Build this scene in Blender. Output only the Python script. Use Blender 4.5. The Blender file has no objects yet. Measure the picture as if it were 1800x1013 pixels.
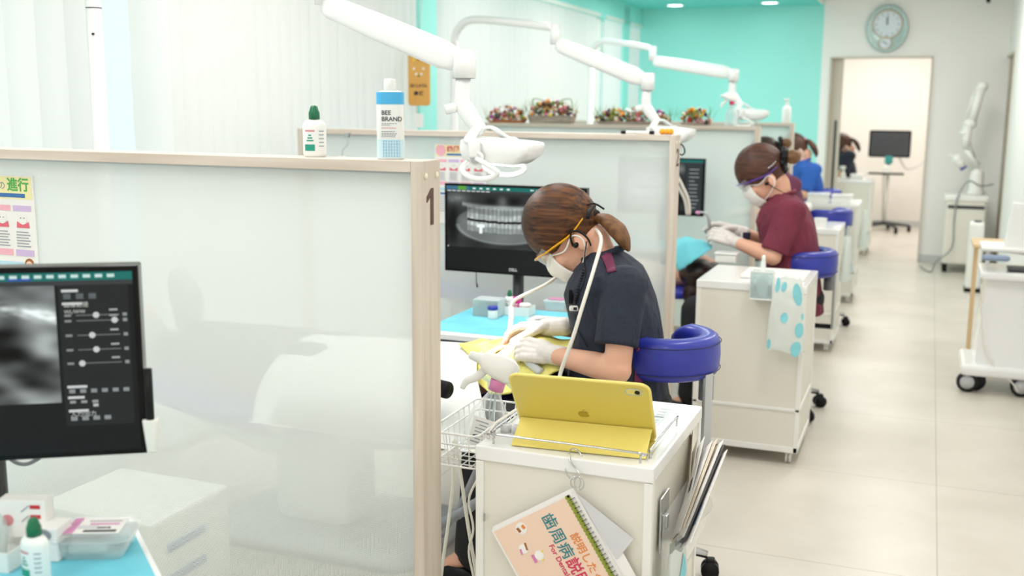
import bpy, bmesh, math, random
from mathutils import Vector, Matrix, Euler, noise
random.seed(7)
S = bpy.context.scene; COL = S.collection
PI = math.pi
V = Vector
# ---------------------------------------------------------------- camera
F = 1858.0; CX, CY = 900.0, 506.5; H = 1.45
CAM = V((0, 0, H))
ROT = ((0.9307, 0.0690, -0.3593), (0.3653, -0.1563, 0.9177), (0.0078, -0.9853, -0.1704))
def _orth():
    r = V([ROT[i][0] for i in range(3)]).normalized(); f_ = V([ROT[i][2] for i in range(3)])
    f_ = (f_ - r * f_.dot(r)).normalized(); d = f_.cross(r)
    if d.z > 0: d = -d
    return r, d, f_
RT, DN, FW = _orth()
def ray(x, y): return RT * ((x - CX) / F) + DN * ((y - CY) / F) + FW
def P(x, y, Y):                      # point on the plane at depth Y seen at frame position x, y
    v = ray(x, y); return CAM + v * (Y / v.y)
def PZ(x, y, z):
    v = ray(x, y); return CAM + v * ((z - H) / v.z)
cd = bpy.data.cameras.new('camera'); cam = bpy.data.objects.new('camera', cd); COL.objects.link(cam)
cd.sensor_width = 36; cd.lens = F / 1800 * 36; cd.clip_start = 0.05; cd.clip_end = 200
m3 = Matrix((RT, -DN, -FW)).transposed(); cam.matrix_world = Matrix.Translation(CAM) @ m3.to_4x4()
cd.dof.use_dof = True; cd.dof.focus_distance = 2.55; cd.dof.aperture_fstop = 3.2
S.camera = cam
S.view_settings.view_transform = 'Standard'; S.view_settings.look = 'None'
S.view_settings.gamma = 1; S.view_settings.exposure = 0.0
S.view_settings.use_curve_mapping = False
try:
    S.cycles.use_denoising = True; S.cycles.max_bounces = 10; S.cycles.transparent_max_bounces = 16
    S.cycles.sample_clamp_indirect = 6; S.cycles.diffuse_bounces = 5
except Exception: pass
# ---------------------------------------------------------------- light
w = bpy.data.worlds.new('world'); S.world = w; w.use_nodes = True
w.node_tree.nodes['Background'].inputs[0].default_value = (0.99, 0.99, 1.0, 1)
w.node_tree.nodes['Background'].inputs[1].default_value = 1.2
def area(name, loc, rot, sx, sy, power, col=(1, 1, 1)):
    l = bpy.data.lights.new(name, 'AREA'); l.shape = 'RECTANGLE'; l.size = sx; l.size_y = sy
    l.energy = power; l.color = col
    o = bpy.data.objects.new(name, l); o.location = loc; o.rotation_euler = rot; COL.objects.link(o); return o
CEIL = 2.62; TCEIL = 2.42
for y, e in ((-0.6, 14), (1.6, 15), (3.8, 18)): area('cubicle_ceiling_light', (-1.7, y, CEIL - .09), (0, 0, 0), .55, 1.1, e, (1, .965, .95))
for y in (6.4, 7.9, 9.4): area('turquoise_ceiling_light', (-1.95, y, TCEIL - .03), (0, 0, 0), .7, .7, 14, (1, .975, .96))
for y, e in ((0.6, 11), (3.2, 15), (5.8, 17), (8.6, 24)): area('aisle_ceiling_light', (-0.1, y, CEIL - .09), (0, 0, 0), .3, 1.2, e, (1, .97, .93))
area('back_room_light', (-0.5, 12.6, 2.4), (0, 0, 0), 1.0, 1.0, 46, (1, .97, .93))
# ---------------------------------------------------------------- materials
MATS = {}
def lin(c):
    if isinstance(c, str):
        c = [int(c[i:i + 2], 16) / 255 for i in (0, 2, 4)]
    return [x / 12.92 if x <= .04045 else ((x + .055) / 1.055) ** 2.4 for x in c[:3]]
def mat(name, c, rough=.5, metal=0, emit=0, trans=0, sss=0, coat=0, nz=None, bump=None, ecol=None):
    m = bpy.data.materials.new(name); m.use_nodes = True; MATS[name] = m
    nt = m.node_tree; b = nt.nodes['Principled BSDF']; L = lin(c)
    b.inputs['Base Color'].default_value = (*L, 1); b.inputs['Roughness'].default_value = rough
    b.inputs['Metallic'].default_value = metal
    if emit: b.inputs['Emission Color'].default_value = (*lin(ecol or c), 1); b.inputs['Emission Strength'].default_value = emit
    if trans: b.inputs['Transmission Weight'].default_value = trans
    if sss: b.inputs['Subsurface Weight'].default_value = sss; b.inputs['Subsurface Radius'].default_value = (.01, .004, .002)
    if coat: b.inputs['Coat Weight'].default_value = coat
    if nz:                                # nz = (scale xyz, second colour)
        tc = nt.nodes.new('ShaderNodeTexCoord'); mp = nt.nodes.new('ShaderNodeMapping'); n = nt.nodes.new('ShaderNodeTexNoise')
        mp.inputs['Scale'].default_value = nz[0]; n.inputs['Scale'].default_value = 1; n.inputs['Detail'].default_value = 4
        cr = nt.nodes.new('ShaderNodeValToRGB'); cr.color_ramp.elements[0].color = (*L, 1); cr.color_ramp.elements[1].color = (*lin(nz[1]), 1)
        cr.color_ramp.elements[0].position = .35; cr.color_ramp.elements[1].position = .68
        nt.links.new(tc.outputs['Object'], mp.inputs[0]); nt.links.new(mp.outputs[0], n.inputs['Vector'])
        nt.links.new(n.outputs[0], cr.inputs[0]); nt.links.new(cr.outputs[0], b.inputs['Base Color'])
        if bump:
            bp = nt.nodes.new('ShaderNodeBump'); bp.inputs['Strength'].default_value = bump[0]; bp.inputs['Distance'].default_value = bump[1]
            nt.links.new(n.outputs[0], bp.inputs['Height']); nt.links.new(bp.outputs[0], b.inputs['Normal'])
    return m
def clear(name, tint='ffffff', a=.12, rough=.05):     # thin clear plastic: see-through with a gloss
    m = bpy.data.materials.new(name); m.use_nodes = True; MATS[name] = m; nt = m.node_tree
    b = nt.nodes['Principled BSDF']; b.inputs['Base Color'].default_value = (*lin(tint), 1); b.inputs['Roughness'].default_value = rough
    t = nt.nodes.new('ShaderNodeBsdfTransparent'); t.inputs[0].default_value = (*lin(tint), 1)
    mx = nt.nodes.new('ShaderNodeMixShader'); lw = nt.nodes.new('ShaderNodeLayerWeight'); lw.inputs[0].default_value = .3
    ma = nt.nodes.new('ShaderNodeMath'); ma.operation = 'MULTIPLY_ADD'; ma.inputs[1].default_value = .75; ma.inputs[2].default_value = a
    nt.links.new(lw.outputs['Facing'], ma.inputs[0]); nt.links.new(ma.outputs[0], mx.inputs[0])
    nt.links.new(t.outputs[0], mx.inputs[1]); nt.links.new(b.outputs[0], mx.inputs[2])
    nt.links.new(mx.outputs[0], nt.nodes['Material Output'].inputs[0]); return m
def translucent(name, c, k=.5):
    m = bpy.data.materials.new(name); m.use_nodes = True; MATS[name] = m; nt = m.node_tree
    b = nt.nodes['Principled BSDF']; b.inputs['Base Color'].default_value = (*lin(c), 1); b.inputs['Roughness'].default_value = .7
    t = nt.nodes.new('ShaderNodeBsdfTranslucent'); t.inputs[0].default_value = (*lin(c), 1)
    mx = nt.nodes.new('ShaderNodeMixShader'); mx.inputs[0].default_value = k
    nt.links.new(b.outputs[0], mx.inputs[1]); nt.links.new(t.outputs[0], mx.inputs[2])
    nt.links.new(mx.outputs[0], nt.nodes['Material Output'].inputs[0]); return m
def picture_mat(name, k=1.0):
    m = bpy.data.materials.new(name); m.use_nodes = True; MATS[name] = m; nt = m.node_tree; b = nt.nodes['Principled BSDF']
    a = nt.nodes.new('ShaderNodeVertexColor'); a.layer_name = 'Col'
    b.inputs['Base Color'].default_value = (.006, .006, .006, 1); b.inputs['Roughness'].default_value = .25; b.inputs['Specular IOR Level'].default_value = .12
    nt.links.new(a.outputs[0], b.inputs['Emission Color']); b.inputs['Emission Strength'].default_value = k; return m
mat('white', 'efefea', .45); mat('white_gloss', 'f2f3f2', .2, coat=.3); mat('cream', 'e9e7dd', .5); mat('chrome', 'c9ccce', .18, 1)
mat('steel', 'b5b7b8', .35, 1); mat('black', '141416', .4); mat('black_gloss', '0c0c0e', .15); mat('dark_grey', '3a3c40', .45)
mat('grey', '8e9094', .5); mat('light_grey', 'c9cbcb', .5); mat('wall_paint', 'f4f3f0', .7); mat('warm_wall', 'f1ebe4', .7)
mat('turquoise', 'a2eee6', .6); mat('turquoise_ceiling', '78ddd6', .7); mat('ceiling_paint', 'f0efec', .8)
mat('ash_wood', 'dacfc2', .5, nz=((3, 40, 40), 'cabdae')); mat('ash_post', 'd9cec0', .5, nz=((45, 45, 2.5), 'c6b9aa'))
mat('brown_print', '5a3d33', .6); mat('blue_leather', '26309c', .38, coat=.2, nz=((9, 9, 9), '2b36a8')); mat('glossy_white_metal', 'eeeeec', .3)
mat('yellow_case', 'f0df7c', .5); mat('yellow_tablet', 'dccb66', .35, .15); mat('logo_grey', 'b5a247', .25, .6)
mat('navy', '1a2131', .8, nz=((9, 9, 7), '20293b'), bump=(.9, .03)); mat('plum', '6b2346', .75); mat('maroon', '6d2238', .8, nz=((9, 9, 7), '78293f'), bump=(.9, .03))
mat('plum_cloth', '6a2f4c', .8); mat('blue_cloth', '1f55a8', .8); mat('trouser', '0f1015', .8)
mat('skin', 'e2ae93', .5, sss=.15); mat('skin_pink', 'd99a80', .5, sss=.15)
mat('glove', 'e6dfda', .45, nz=((60, 60, 60), 'dbd3cd')); mat('mask', 'f3efea', .8); mat('yellow_plastic', 'f2b010', .3)
mat('purple_plastic', '5a2ca8', .3); mat('red', 'c8202a', .4)
mat('hair', '2b190f', .55, nz=((2.5, 70, 110), '6f4526'), bump=(.3, .002)); mat('hair_b', '33190f', .55, nz=((3, 60, 90), '5e3320'), bump=(.3, .002))
mat('hair_dark', '1d1210', .45, nz=((9, 60, 120), '3b221a')); mat('hair_tail', '5a3a20', .55, nz=((40, 160, 40), '80572d'), bump=(.2, .002))
mat('lens', 'ffffff', .1); clear('clear', 'fdfefe', .06); clear('clear_tint', 'eef7f7', .25); clear('lens_clear', 'f4f6f8', .08); clear('glass', 'f2fbfa', .03)
mat('towel_yellow', 'efe690', .95, nz=((60, 60, 60), 'e6dc74'), bump=(.6, .004)); mat('sheet_white', 'f0f2f0', .8)
mat('bib_blue', '6fcbd8', .85); mat('tray_cyan', '6cc8dc', .55, nz=((14, 14, 14), '7ad2e4')); mat('green_cap', '0d6b45', .35)
mat('bottle_white', 'eff2f0', .35); mat('label_teal', '1f9a82', .6); mat('label_grey', '9aa0a8', .6); mat('label_red', 'd98a90', .6)
mat('label_blue', '4ab0e4', .45); mat('ink', '232338', .6); mat('pale_cyan', 'cfeaf0', .4); mat('pink', 'd58fbb', .5); mat('magenta', 'd0308c', .5)
mat('pink_cap', 'd884b4', .4); mat('hot_pink', 'e0356f', .4); mat('paper', 'f2f1ee', .7); mat('paper_grey', 'd5d6da', .7); mat('paper_cream', 'efe3cf', .7)
mat('cover_peach', 'f0d3be', .6); mat('olive', '8d9a34', .6); mat('teal_ink', '23808a', .6); mat('orange_ink', 'e5873a', .6); mat('crimson_ink', 'd0305c', .6)
mat('brown_ink', 'a0632f', .6); mat('yellow_ink', 'f0d94a', .6); mat('board_yellow', 'e3ae5e', .6, nz=((8, 8, 3), 'd9a150')); mat('orange_foam', 'f2a32a', .8)
mat('hose_cream', 'e9e5da', .45); mat('hose_grey', '8b8e93', .5, .2); mat('lamp_emit', 'ffffff', .3, emit=14); mat('down_emit', 'ffffff', .3, emit=6)
mat('panel_emit', 'ffffff', .3, emit=3); mat('green_led', '2c8a86', .4); mat('planter_wood', 'b3a497', .8, nz=((12, 12, 50), '94857a')); mat('planter_terra', 'b56c3e', .8)
mat('leaf', '6f8a3c', .7); mat('beech', 'dfc196', .5); mat('slate_blue', '8b9cb5', .5); mat('bag_white', 'f0f1ee', .5); mat('bag_dot', '86cfd8', .5)
mat('beige_door', 'cdc6b8', .6); mat('door_wood', 'a79d8e', .6); mat('clock_glass', 'b5cbc9', .25, .2); mat('clock_face', 'dde8f0', .5); mat('clock_gold', 'c9b89a', .35, .6)
mat('cart_panel', 'e6e3d8', .5); mat('rubber', '26282b', .6); mat('bead', 'f0ead2', .4)
translucent('bag_film', 'eef2ee', .4); translucent('blind_slat', 'f7f7f5', .56); translucent('blind_less_lit', 'f2f0ed', .47)  # second blind: less light behind it is put into colour and translucency
picture_mat('screen_picture', 1.0); mat('print_pic', 'ffffff', .6)
_m = MATS['print_pic']; _a = _m.node_tree.nodes.new('ShaderNodeVertexColor'); _a.layer_name = 'Col'
_m.node_tree.links.new(_a.outputs[0], _m.node_tree.nodes['Principled BSDF'].inputs['Base Color'])
for _n in ('black_gloss', 'black'): MATS[_n].node_tree.nodes['Principled BSDF'].inputs['Specular IOR Level'].default_value = .2
def hair_front_ramp(name, dark, x0, x1):      # darker towards the forehead, lighter behind
    nt = MATS[name].node_tree; N = nt.nodes.new; b = nt.nodes['Principled BSDF']; src = b.inputs['Base Color'].links[0].from_socket
    tc = [n for n in nt.nodes if n.type == 'TEX_COORD'][0]; sp = N('ShaderNodeSeparateXYZ'); mr = N('ShaderNodeMapRange'); mx = N('ShaderNodeMix'); mx.data_type = 'RGBA'
    nt.links.new(tc.outputs['Object'], sp.inputs[0]); nt.links.new(sp.outputs[0], mr.inputs[0]); mr.inputs[1].default_value = x0; mr.inputs[2].default_value = x1
    mr.interpolation_type = 'SMOOTHSTEP'; nt.links.new(mr.outputs[0], mx.inputs[0]); mx.inputs[6].default_value = (*lin(dark), 1); nt.links.new(src, mx.inputs[7]); nt.links.new(mx.outputs[2], b.inputs['Base Color'])
    b.inputs['Specular IOR Level'].default_value = .3
hair_front_ramp('hair', '21150f', -.46, -.30)
def floor_mat():
    m = mat('floor_vinyl', 'cdc6ba', .32, nz=((3, 3, 3), 'd8d1c6')); nt = m.node_tree; b = nt.nodes['Principled BSDF']
    cr = [n for n in nt.nodes if n.type == 'VALTORGB'][0]; tc = [n for n in nt.nodes if n.type == 'TEX_COORD'][0]
    br = nt.nodes.new('ShaderNodeTexBrick'); br.offset = 0; br.inputs['Scale'].default_value = 1
    br.inputs['Brick Width'].default_value = .915; br.inputs['Row Height'].default_value = .915; br.inputs['Mortar Size'].default_value = .0025
    br.inputs['Color1'].default_value = br.inputs['Color2'].default_value = (1, 1, 1, 1); br.inputs['Mortar'].default_value = (.72, .7, .67, 1)
    mp = nt.nodes.new('ShaderNodeMapping'); mp.inputs['Location'].default_value = (-.115, .3, 0)
    mx = nt.nodes.new('ShaderNodeMix'); mx.data_type = 'RGBA'; mx.blend_type = 'MULTIPLY'; mx.inputs[0].default_value = 1
    nt.links.new(tc.outputs['Object'], mp.inputs[0]); nt.links.new(mp.outputs[0], br.inputs['Vector'])
    nt.links.new(cr.outputs[0], mx.inputs[6]); nt.links.new(br.outputs[0], mx.inputs[7]); nt.links.new(mx.outputs[2], b.inputs['Base Color'])
floor_mat()
def frosted():                        # printed film on glass: dense above, a dot screen that opens towards the floor
    m = bpy.data.materials.new('frosted_film'); m.use_nodes = True; MATS['frosted_film'] = m; nt = m.node_tree; N = nt.nodes.new; L = nt.links.new
    b = nt.nodes['Principled BSDF']; b.inputs['Base Color'].default_value = (*lin('f8faf9'), 1); b.inputs['Roughness'].default_value = .12
    tr = N('ShaderNodeBsdfTranslucent'); tr.inputs[0].default_value = (*lin('f8fbfb'), 1)
    m1 = N('ShaderNodeMixShader'); m1.inputs[0].default_value = .45; L(b.outputs[0], m1.inputs[1]); L(tr.outputs[0], m1.inputs[2])
    tp = N('ShaderNodeBsdfTransparent'); tp.inputs[0].default_value = (*lin('f7fbfa'), 1)
    tc = N('ShaderNodeTexCoord'); sp = N('ShaderNodeSeparateXYZ'); L(tc.outputs['Object'], sp.inputs[0])
    def mth(op, a, b_=None, c_=None):
        n = N('ShaderNodeMath'); n.operation = op
        for i, v in enumerate((a, b_, c_)):
            if v is None: continue
            if isinstance(v, (int, float)): n.inputs[i].default_value = v
            else: L(v, n.inputs[i])
        return n.outputs[0]
    k = 2 * PI / .0066
    sx = mth('SINE', mth('MULTIPLY', sp.outputs[0], k)); sz = mth('SINE', mth('MULTIPLY', sp.outputs[2], k))
    pat = mth('MULTIPLY', sx, sz)                                        # -1..1 checker of round dots
    hole = mth('MULTIPLY_ADD', sp.outputs[2], 1.6, -.36)                 # threshold over height
    isH = mth('GREATER_THAN', mth('ABSOLUTE', pat), mth('MAXIMUM', hole, .3))
    alpha = mth('MULTIPLY_ADD', isH, -.48, .61)
    m2 = N('ShaderNodeMixShader'); L(alpha, m2.inputs[0]); L(tp.outputs[0], m2.inputs[1]); L(m1.outputs[0], m2.inputs[2])
    L(m2.outputs[0], nt.nodes['Material Output'].inputs[0])
frosted()
# ---------------------------------------------------------------- mesh building
class MB:
    def __init__(s, M=None): s.v = []; s.f = []; s.fm = []; s.sm = []; s.m = []; s.col = {}; s.M = M or Matrix()
    def mi(s, m):
        if m not in s.m: s.m.append(m)
        return s.m.index(m)
    def add(s, vs, fs, m, smooth=True, M=None, cols=None):
        M = s.M @ M if M else s.M; n = len(s.v); k = s.mi(m)
        s.v += [M @ V(v) for v in vs]
        for f in fs: s.f.append([i + n for i in f]); s.fm.append(k); s.sm.append(smooth)
        if cols:
            for i, c in enumerate(cols): s.col[n + i] = c
        return s
    def bm(s, b, m, smooth=False, M=None):
        b.verts.ensure_lookup_table(); vs = [v.co.copy() for v in b.verts]; fs = [[v.index for v in f.verts] for f in b.faces]; b.free()
        return s.add(vs, fs, m, smooth, M)
    def box(s, c, d, m, bev=0, rz=0, seg=2, R=None, smooth=False):
        b = bmesh.new(); bmesh.ops.create_cube(b, size=1)
        for v in b.verts: v.co = V((v.co.x * d[0], v.co.y * d[1], v.co.z * d[2]))
        if bev: bmesh.ops.bevel(b, geom=b.edges[:], offset=bev, segments=seg, affect='EDGES', profile=.5)
        b.verts.index_update()
        M = Matrix.Translation(c) @ (R.to_4x4() if R else Matrix.Rotation(rz, 4, 'Z'))
        return s.bm(b, m, smooth or bev > 0 and seg > 2, M)
    def loft(s, rings, m, cap=True, closed=True, smooth=True, M=None):
        n = len(rings[0]); vs = [p for r in rings for p in r]; fs = []
        for j in range(len(rings) - 1):
            for i in range(n if closed else n - 1):
                a = j * n + i; b = j * n + (i + 1) % n; fs.append((a, b, b + n, a + n))
        if cap and closed:
            fs.append(tuple(range(n - 1, -1, -1))); o = (len(rings) - 1) * n; fs.append(tuple(range(o, o + n)))
        return s.add(vs, fs, m, smooth, M)
    def lathe(s, prof, m, c=(0, 0, 0), seg=24, M=None, smooth=True, cap=True, sx=1, sy=1):
        rings = [[V((r * math.cos(2 * PI * i / seg) * sx, r * math.sin(2 * PI * i / seg) * sy, z)) + V(c) for i in range(seg)] for r, z in prof]
        return s.loft(rings, m, cap, True, smooth, M)
    def tube(s, pts, r, m, seg=8, cap=True, closed=False, sub=0, M=None, flat=None):
        pts = [V(p) for p in pts]
        if sub: pts, r = smooth_path(pts, r, sub, closed)
        n = len(pts); R = r if isinstance(r, (list, tuple)) else [r] * n
        rings = []; u = None
        for i, p in enumerate(pts):
            if closed: t = pts[(i + 1) % n] - pts[i - 1]
            else: t = pts[min(i + 1, n - 1)] - pts[max(i - 1, 0)]
            t = t.normalized() if t.length > 1e-9 else V((0, 0, 1))
            if u is None: u = t.cross(V((0, 0, 1)) if abs(t.z) < .9 else V((1, 0, 0))).normalized()
            u = (u - t * u.dot(t)); u = u.normalized() if u.length > 1e-6 else t.orthogonal().normalized(); w_ = t.cross(u)
            fl = flat or 1
            rings.append([p + (u * math.cos(2 * PI * k / seg) + w_ * math.sin(2 * PI * k / seg) * fl) * R[i] for k in range(seg)])
        if closed: rings.append(rings[0])
        return s.loft(rings, m, cap and not closed, True, True, M)
    def ell(s, c, r, m, seg=16, R=None, M=None):
        vs = []; fs = []; ns = seg; nr = seg // 2
        for j in range(1, nr):
            for i in range(ns):
                a = PI * j / nr; b = 2 * PI * i / ns
                vs.append(V((r[0] * math.sin(a) * math.cos(b), r[1] * math.sin(a) * math.sin(b), r[2] * math.cos(a))))
        vs += [V((0, 0, r[2])), V((0, 0, -r[2]))]; T, B = len(vs) - 2, len(vs) - 1
        for j in range(nr - 2):
            for i in range(ns):
                a = j * ns + i; b = j * ns + (i + 1) % ns; fs.append((a, a + ns, b + ns, b))
        for i in range(ns):
            fs.append((T, i, (i + 1) % ns)); o = (nr - 2) * ns; fs.append((B, o + (i + 1) % ns, o + i))
        if R: vs = [R @ v for v in vs]
        vs = [v + V(c) for v in vs]
        return s.add(vs, fs, m, True, M)
    def cap_(s, p0, r0, p1, r1, m, seg=14):          # round-ended tapered limb
        p0, p1 = V(p0), V(p1); t = (p1 - p0).normalized(); pts = []; rs = []
        for k in (-1, -.92, -.7, -.38): pts.append(p0 + t * r0 * k); rs.append(r0 * math.sqrt(max(0, 1 - k * k)) + .0003)
        pts.append(p0); rs.append(r0); pts.append(p1); rs.append(r1)
        for k in (.38, .7, .92, 1): pts.append(p1 + t * r1 * k); rs.append(r1 * math.sqrt(max(0, 1 - k * k)) + .0003)
        return s.tube(pts, rs, m, seg)
    def prism(s, out, h, m, M=None, smooth=False):   # outline in xy pushed along z by h
        n = len(out); vs = [V((x, y, 0)) for x, y in out] + [V((x, y, h)) for x, y in out]
        fs = [tuple(range(n - 1, -1, -1)), tuple(range(n, 2 * n))] + [(i, (i + 1) % n, (i + 1) % n + n, i + n) for i in range(n)]
        return s.add(vs, fs, m, smooth, M)
    def grid(s, fn, nu, nv, m, smooth=True, skip=None, M=None, col=None):
        vs = [V(fn(i / nu, j / nv)) for j in range(nv + 1) for i in range(nu + 1)]; fs = []
        for j in range(nv):
            for i in range(nu):
                if skip and skip((i + .5) / nu, (j + .5) / nv): continue
                a = j * (nu + 1) + i; fs.append((a, a + 1, a + nu + 2, a + nu + 1))
        cols = [col(i / nu, j / nv) for j in range(nv + 1) for i in range(nu + 1)] if col else None
        return s.add(vs, fs, m, smooth, M, cols)
    def text(s, body, size, m, M=None, ext=.0004, ax='CENTER', ay='CENTER', bold=0, sx=1.0):
        c = bpy.data.curves.new('t', 'FONT'); c.body = body; c.size = size; c.extrude = ext; c.align_x = ax; c.align_y = ay; c.offset = bold; c.resolution_u = 3
        o = bpy.data.objects.new('t', c); COL.objects.link(o); dg = bpy.context.evaluated_depsgraph_get(); dg.update()
        me = bpy.data.meshes.new_from_object(o.evaluated_get(dg))
        vs = [V((v.co.x * sx, v.co.y, v.co.z)) for v in me.vertices]; fs = [list(p.vertices) for p in me.polygons]
        bpy.data.objects.remove(o); bpy.data.curves.remove(c); bpy.data.meshes.remove(me)
        return s.add(vs, fs, m, False, M)
    def mesh(s, name='mesh'):
        me = bpy.data.meshes.new(name); me.from_pydata(s.v, [], s.f); me.update()
        for m in s.m: me.materials.append(MATS[m])
        me.polygons.foreach_set('material_index', s.fm); me.polygons.foreach_set('use_smooth', s.sm)
        if s.col:
            a = me.color_attributes.new('Col', 'FLOAT_COLOR', 'POINT')
            for i, c in s.col.items(): a.data[i].color = (*c, 1)
        return me
    def build(s, name, parent=None, solid=0, remesh=0, smooth=0, sub=0, world=True):
        me = s.mesh(name); o = bpy.data.objects.new(name, me); COL.objects.link(o)
        if parent is not None and world: me.transform(WM(parent).inverted())
        if solid: md = o.modifiers.new('s', 'SOLIDIFY'); md.thickness = solid; md.offset = 0
        if remesh:
            md = o.modifiers.new('r', 'REMESH'); md.mode = 'VOXEL'; md.voxel_size = remesh; md.use_smooth_shade = True
        if smooth: md = o.modifiers.new('k', 'SMOOTH'); md.iterations = smooth; md.factor = .5
        if sub: md = o.modifiers.new('u', 'SUBSURF'); md.levels = md.render_levels = sub
        if remesh or smooth:
            dg = bpy.context.evaluated_depsgraph_get(); dg.update(); nm = bpy.data.meshes.new_from_object(o.evaluated_get(dg)); nm.name = name
            for md in list(o.modifiers): o.modifiers.remove(md)
            nm.materials.clear(); [nm.materials.append(MATS[m]) for m in s.m[:1]]; o.data = nm; bpy.data.meshes.remove(me)
        if parent is not None: o.parent = parent
        return o
def WM(o):
    M = Matrix.Translation(o.location) @ o.rotation_euler.to_matrix().to_4x4()
    return WM(o.parent) @ M if o.parent else M
def smooth_path(pts, r, sub, closed=False):
    R = list(r) if isinstance(r, (list, tuple)) else None; n = len(pts); out = []; ro = []
    rng = n if closed else n - 1
    for i in range(rng):
        g = (lambda k: pts[k % n]) if closed else (lambda k: pts[min(max(k, 0), n - 1)])
        gr = (lambda k: R[k % n]) if closed else (lambda k: R[min(max(k, 0), n - 1)])
        for j in range(sub):
            t = j / sub; a, b, c, d = g(i - 1), g(i), g(i + 1), g(i + 2)
            out.append(.5 * ((2 * b) + (c - a) * t + (2 * a - 5 * b + 4 * c - d) * t * t + (3 * b - a - 3 * c + d) * t ** 3))
            if R: ro.append(gr(i) * (1 - t) + gr(i + 1) * t)
    if not closed:
        out.append(pts[-1])
        if R: ro.append(R[-1])
    return out, (ro if R else r)
def thing(name, label, cat, loc=(0, 0, 0), rz=0, group=None):
    o = bpy.data.objects.new(name, None); COL.objects.link(o); o.location = loc; o.rotation_euler = (0, 0, rz); o.empty_display_size = .1
    return tag(o, label, cat, group)
def tag(o, label, cat, group=None):
    o['label'] = label; o['category'] = cat
    if group: o['group'] = group
    return o
def struct(o): o['kind'] = 'structure'; return o
def dup(root, loc=None, rz=None, label=None, group=None):
    def cp(o, par):
        c = o.copy(); COL.objects.link(c)
        if par: c.parent = par
        for ch in kids(o): cp(ch, c)
        return c
    r = cp(root, None)
    if loc is not None: r.location = loc
    if rz is not None: r.rotation_euler = (0, 0, rz)
    if label: r['label'] = label
    if group: r['group'] = group
    return r
def kids(o): return [c for c in bpy.data.objects if c.parent == o]
def plane_m(o, xa, ya):               # matrix whose local xy lies on axes xa, ya at origin o
    xa = V(xa).normalized(); ya = V(ya); ya = (ya - xa * ya.dot(xa)).normalized(); z = xa.cross(ya)
    M = Matrix((xa, ya, z)).transposed().to_4x4(); M.translation = V(o); return M
def rrect(w_, h_, r, n=5):
    o = []
    for cx, cy, a in ((w_ / 2 - r, h_ / 2 - r, 0), (-w_ / 2 + r, h_ / 2 - r, 90), (-w_ / 2 + r, -h_ / 2 + r, 180), (w_ / 2 - r, -h_ / 2 + r, 270)):
        for k in range(n + 1): t = math.radians(a + 90 * k / n); o.append((cx + r * math.cos(t), cy + r * math.sin(t)))
    return o
def disc(r, n=20): return [(r * math.cos(2 * PI * i / n), r * math.sin(2 * PI * i / n)) for i in range(n)]
FX = (1, 0, 0); UZ = (0, 0, 1)
# ---------------------------------------------------------------- the room
WX = -2.95; RX = .61; BY = 10.8; YB = -1.6
def sbox(name, x0, x1, y0, y1, z0, z1, m, parent=None, bev=0):
    b = MB(); c = V(((x0 + x1) / 2, (y0 + y1) / 2, (z0 + z1) / 2)); b.box(c, (x1 - x0, y1 - y0, z1 - z0), m, bev)
    o = b.build(name, parent)
    if parent is None: struct(o)
    return o
sbox('floor', WX - .1, 1.6, YB - .1, 14.2, -.1, 0, 'floor_vinyl')
b = MB(); b.box((-.22, 4.6, CEIL + .05), (1.7, 12.6, .1), 'ceiling_paint'); b.box((-2.05, 2.0, CEIL + .05), (2.0, 7.4, .1), 'ceiling_paint')
b.box((-.6, 12.4, CEIL + .05), (3.4, 3.3, .1), 'ceiling_paint'); struct(b.build('ceiling'))
b = MB(); b.box((-2.03, 8.2, TCEIL + .11), (1.96, 5.2, .22), 'turquoise_ceiling'); struct(b.build('ceiling_turquoise'))
struct(MB().box((-1.045, 8.2, TCEIL + .11), (.012, 5.2, .218), 'white').build('trim_1'))
b = MB()
for x in (-2.399, -1.496):
    t = thing('downlight', ('round recessed downlight in turquoise ceiling, ' + ('nearer the windows' if x < -2 else 'nearer the clock wall')), 'light', (x, 10.43, TCEIL))
    MB(Matrix.Translation((x, 10.43, TCEIL))).lathe([(.075, -.001), (.088, -.006), (.09, -.001), (.09, 0)], 'white', cap=False).build('trim_ring', t)
    MB(Matrix.Translation((x, 10.43, TCEIL))).lathe([(.001, -.002), (.072, -.002), (.075, 0)], 'down_emit', cap=False).build('diffuser', t)
# ceiling fittings of the near rooms (above the frame)
for i, y in enumerate((-0.6, 1.6, 3.8)):
    t = thing('ceiling_panel_light', 'flat white rectangular light panel set in ceiling above the cubicles', 'light', (-1.7, y, CEIL), 0, 'cubicle ceiling panels')
    MB().box((-1.7, y, CEIL - .02), (.66, 1.22, .04), 'white', .004).build('frame', t)
    MB().box((-1.7, y, CEIL - .043), (.58, 1.14, .006), 'panel_emit').build('diffuser', t)
b = MB()                             # end wall: turquoise left, white right with doorway
DX0, DX1, DZ = -.945, -.028, 1.925
struct(MB().box(((WX - 1.03) / 2, BY + .06, 1.35), (-1.03 - WX, .12, 2.7), 'turquoise').build('wall_back_turquoise'))
b.box(((-1.03 + DX0) / 2, BY + .06, 1.35), (DX0 + 1.03, .12, 2.7), 'wall_paint'); b.box(((DX0 + DX1) / 2, BY + .06, (DZ + 2.7) / 2), (DX1 - DX0, .12, 2.7 - DZ), 'wall_paint')
b.box(((DX1 + RX + .1) / 2, BY + .06, 1.35), (RX + .1 - DX1, .12, 2.7), 'wall_paint'); struct(b.build('wall_back'))
b = MB()
for x in (DX0 + .006, DX1 - .006): b.box((x, BY + .05, DZ / 2), (.014, .15, DZ), 'beige_door')
b.box(((DX0 + DX1) / 2, BY + .05, DZ), (DX1 - DX0, .15, .014), 'beige_door'); struct(b.build('trim_2'))
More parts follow.
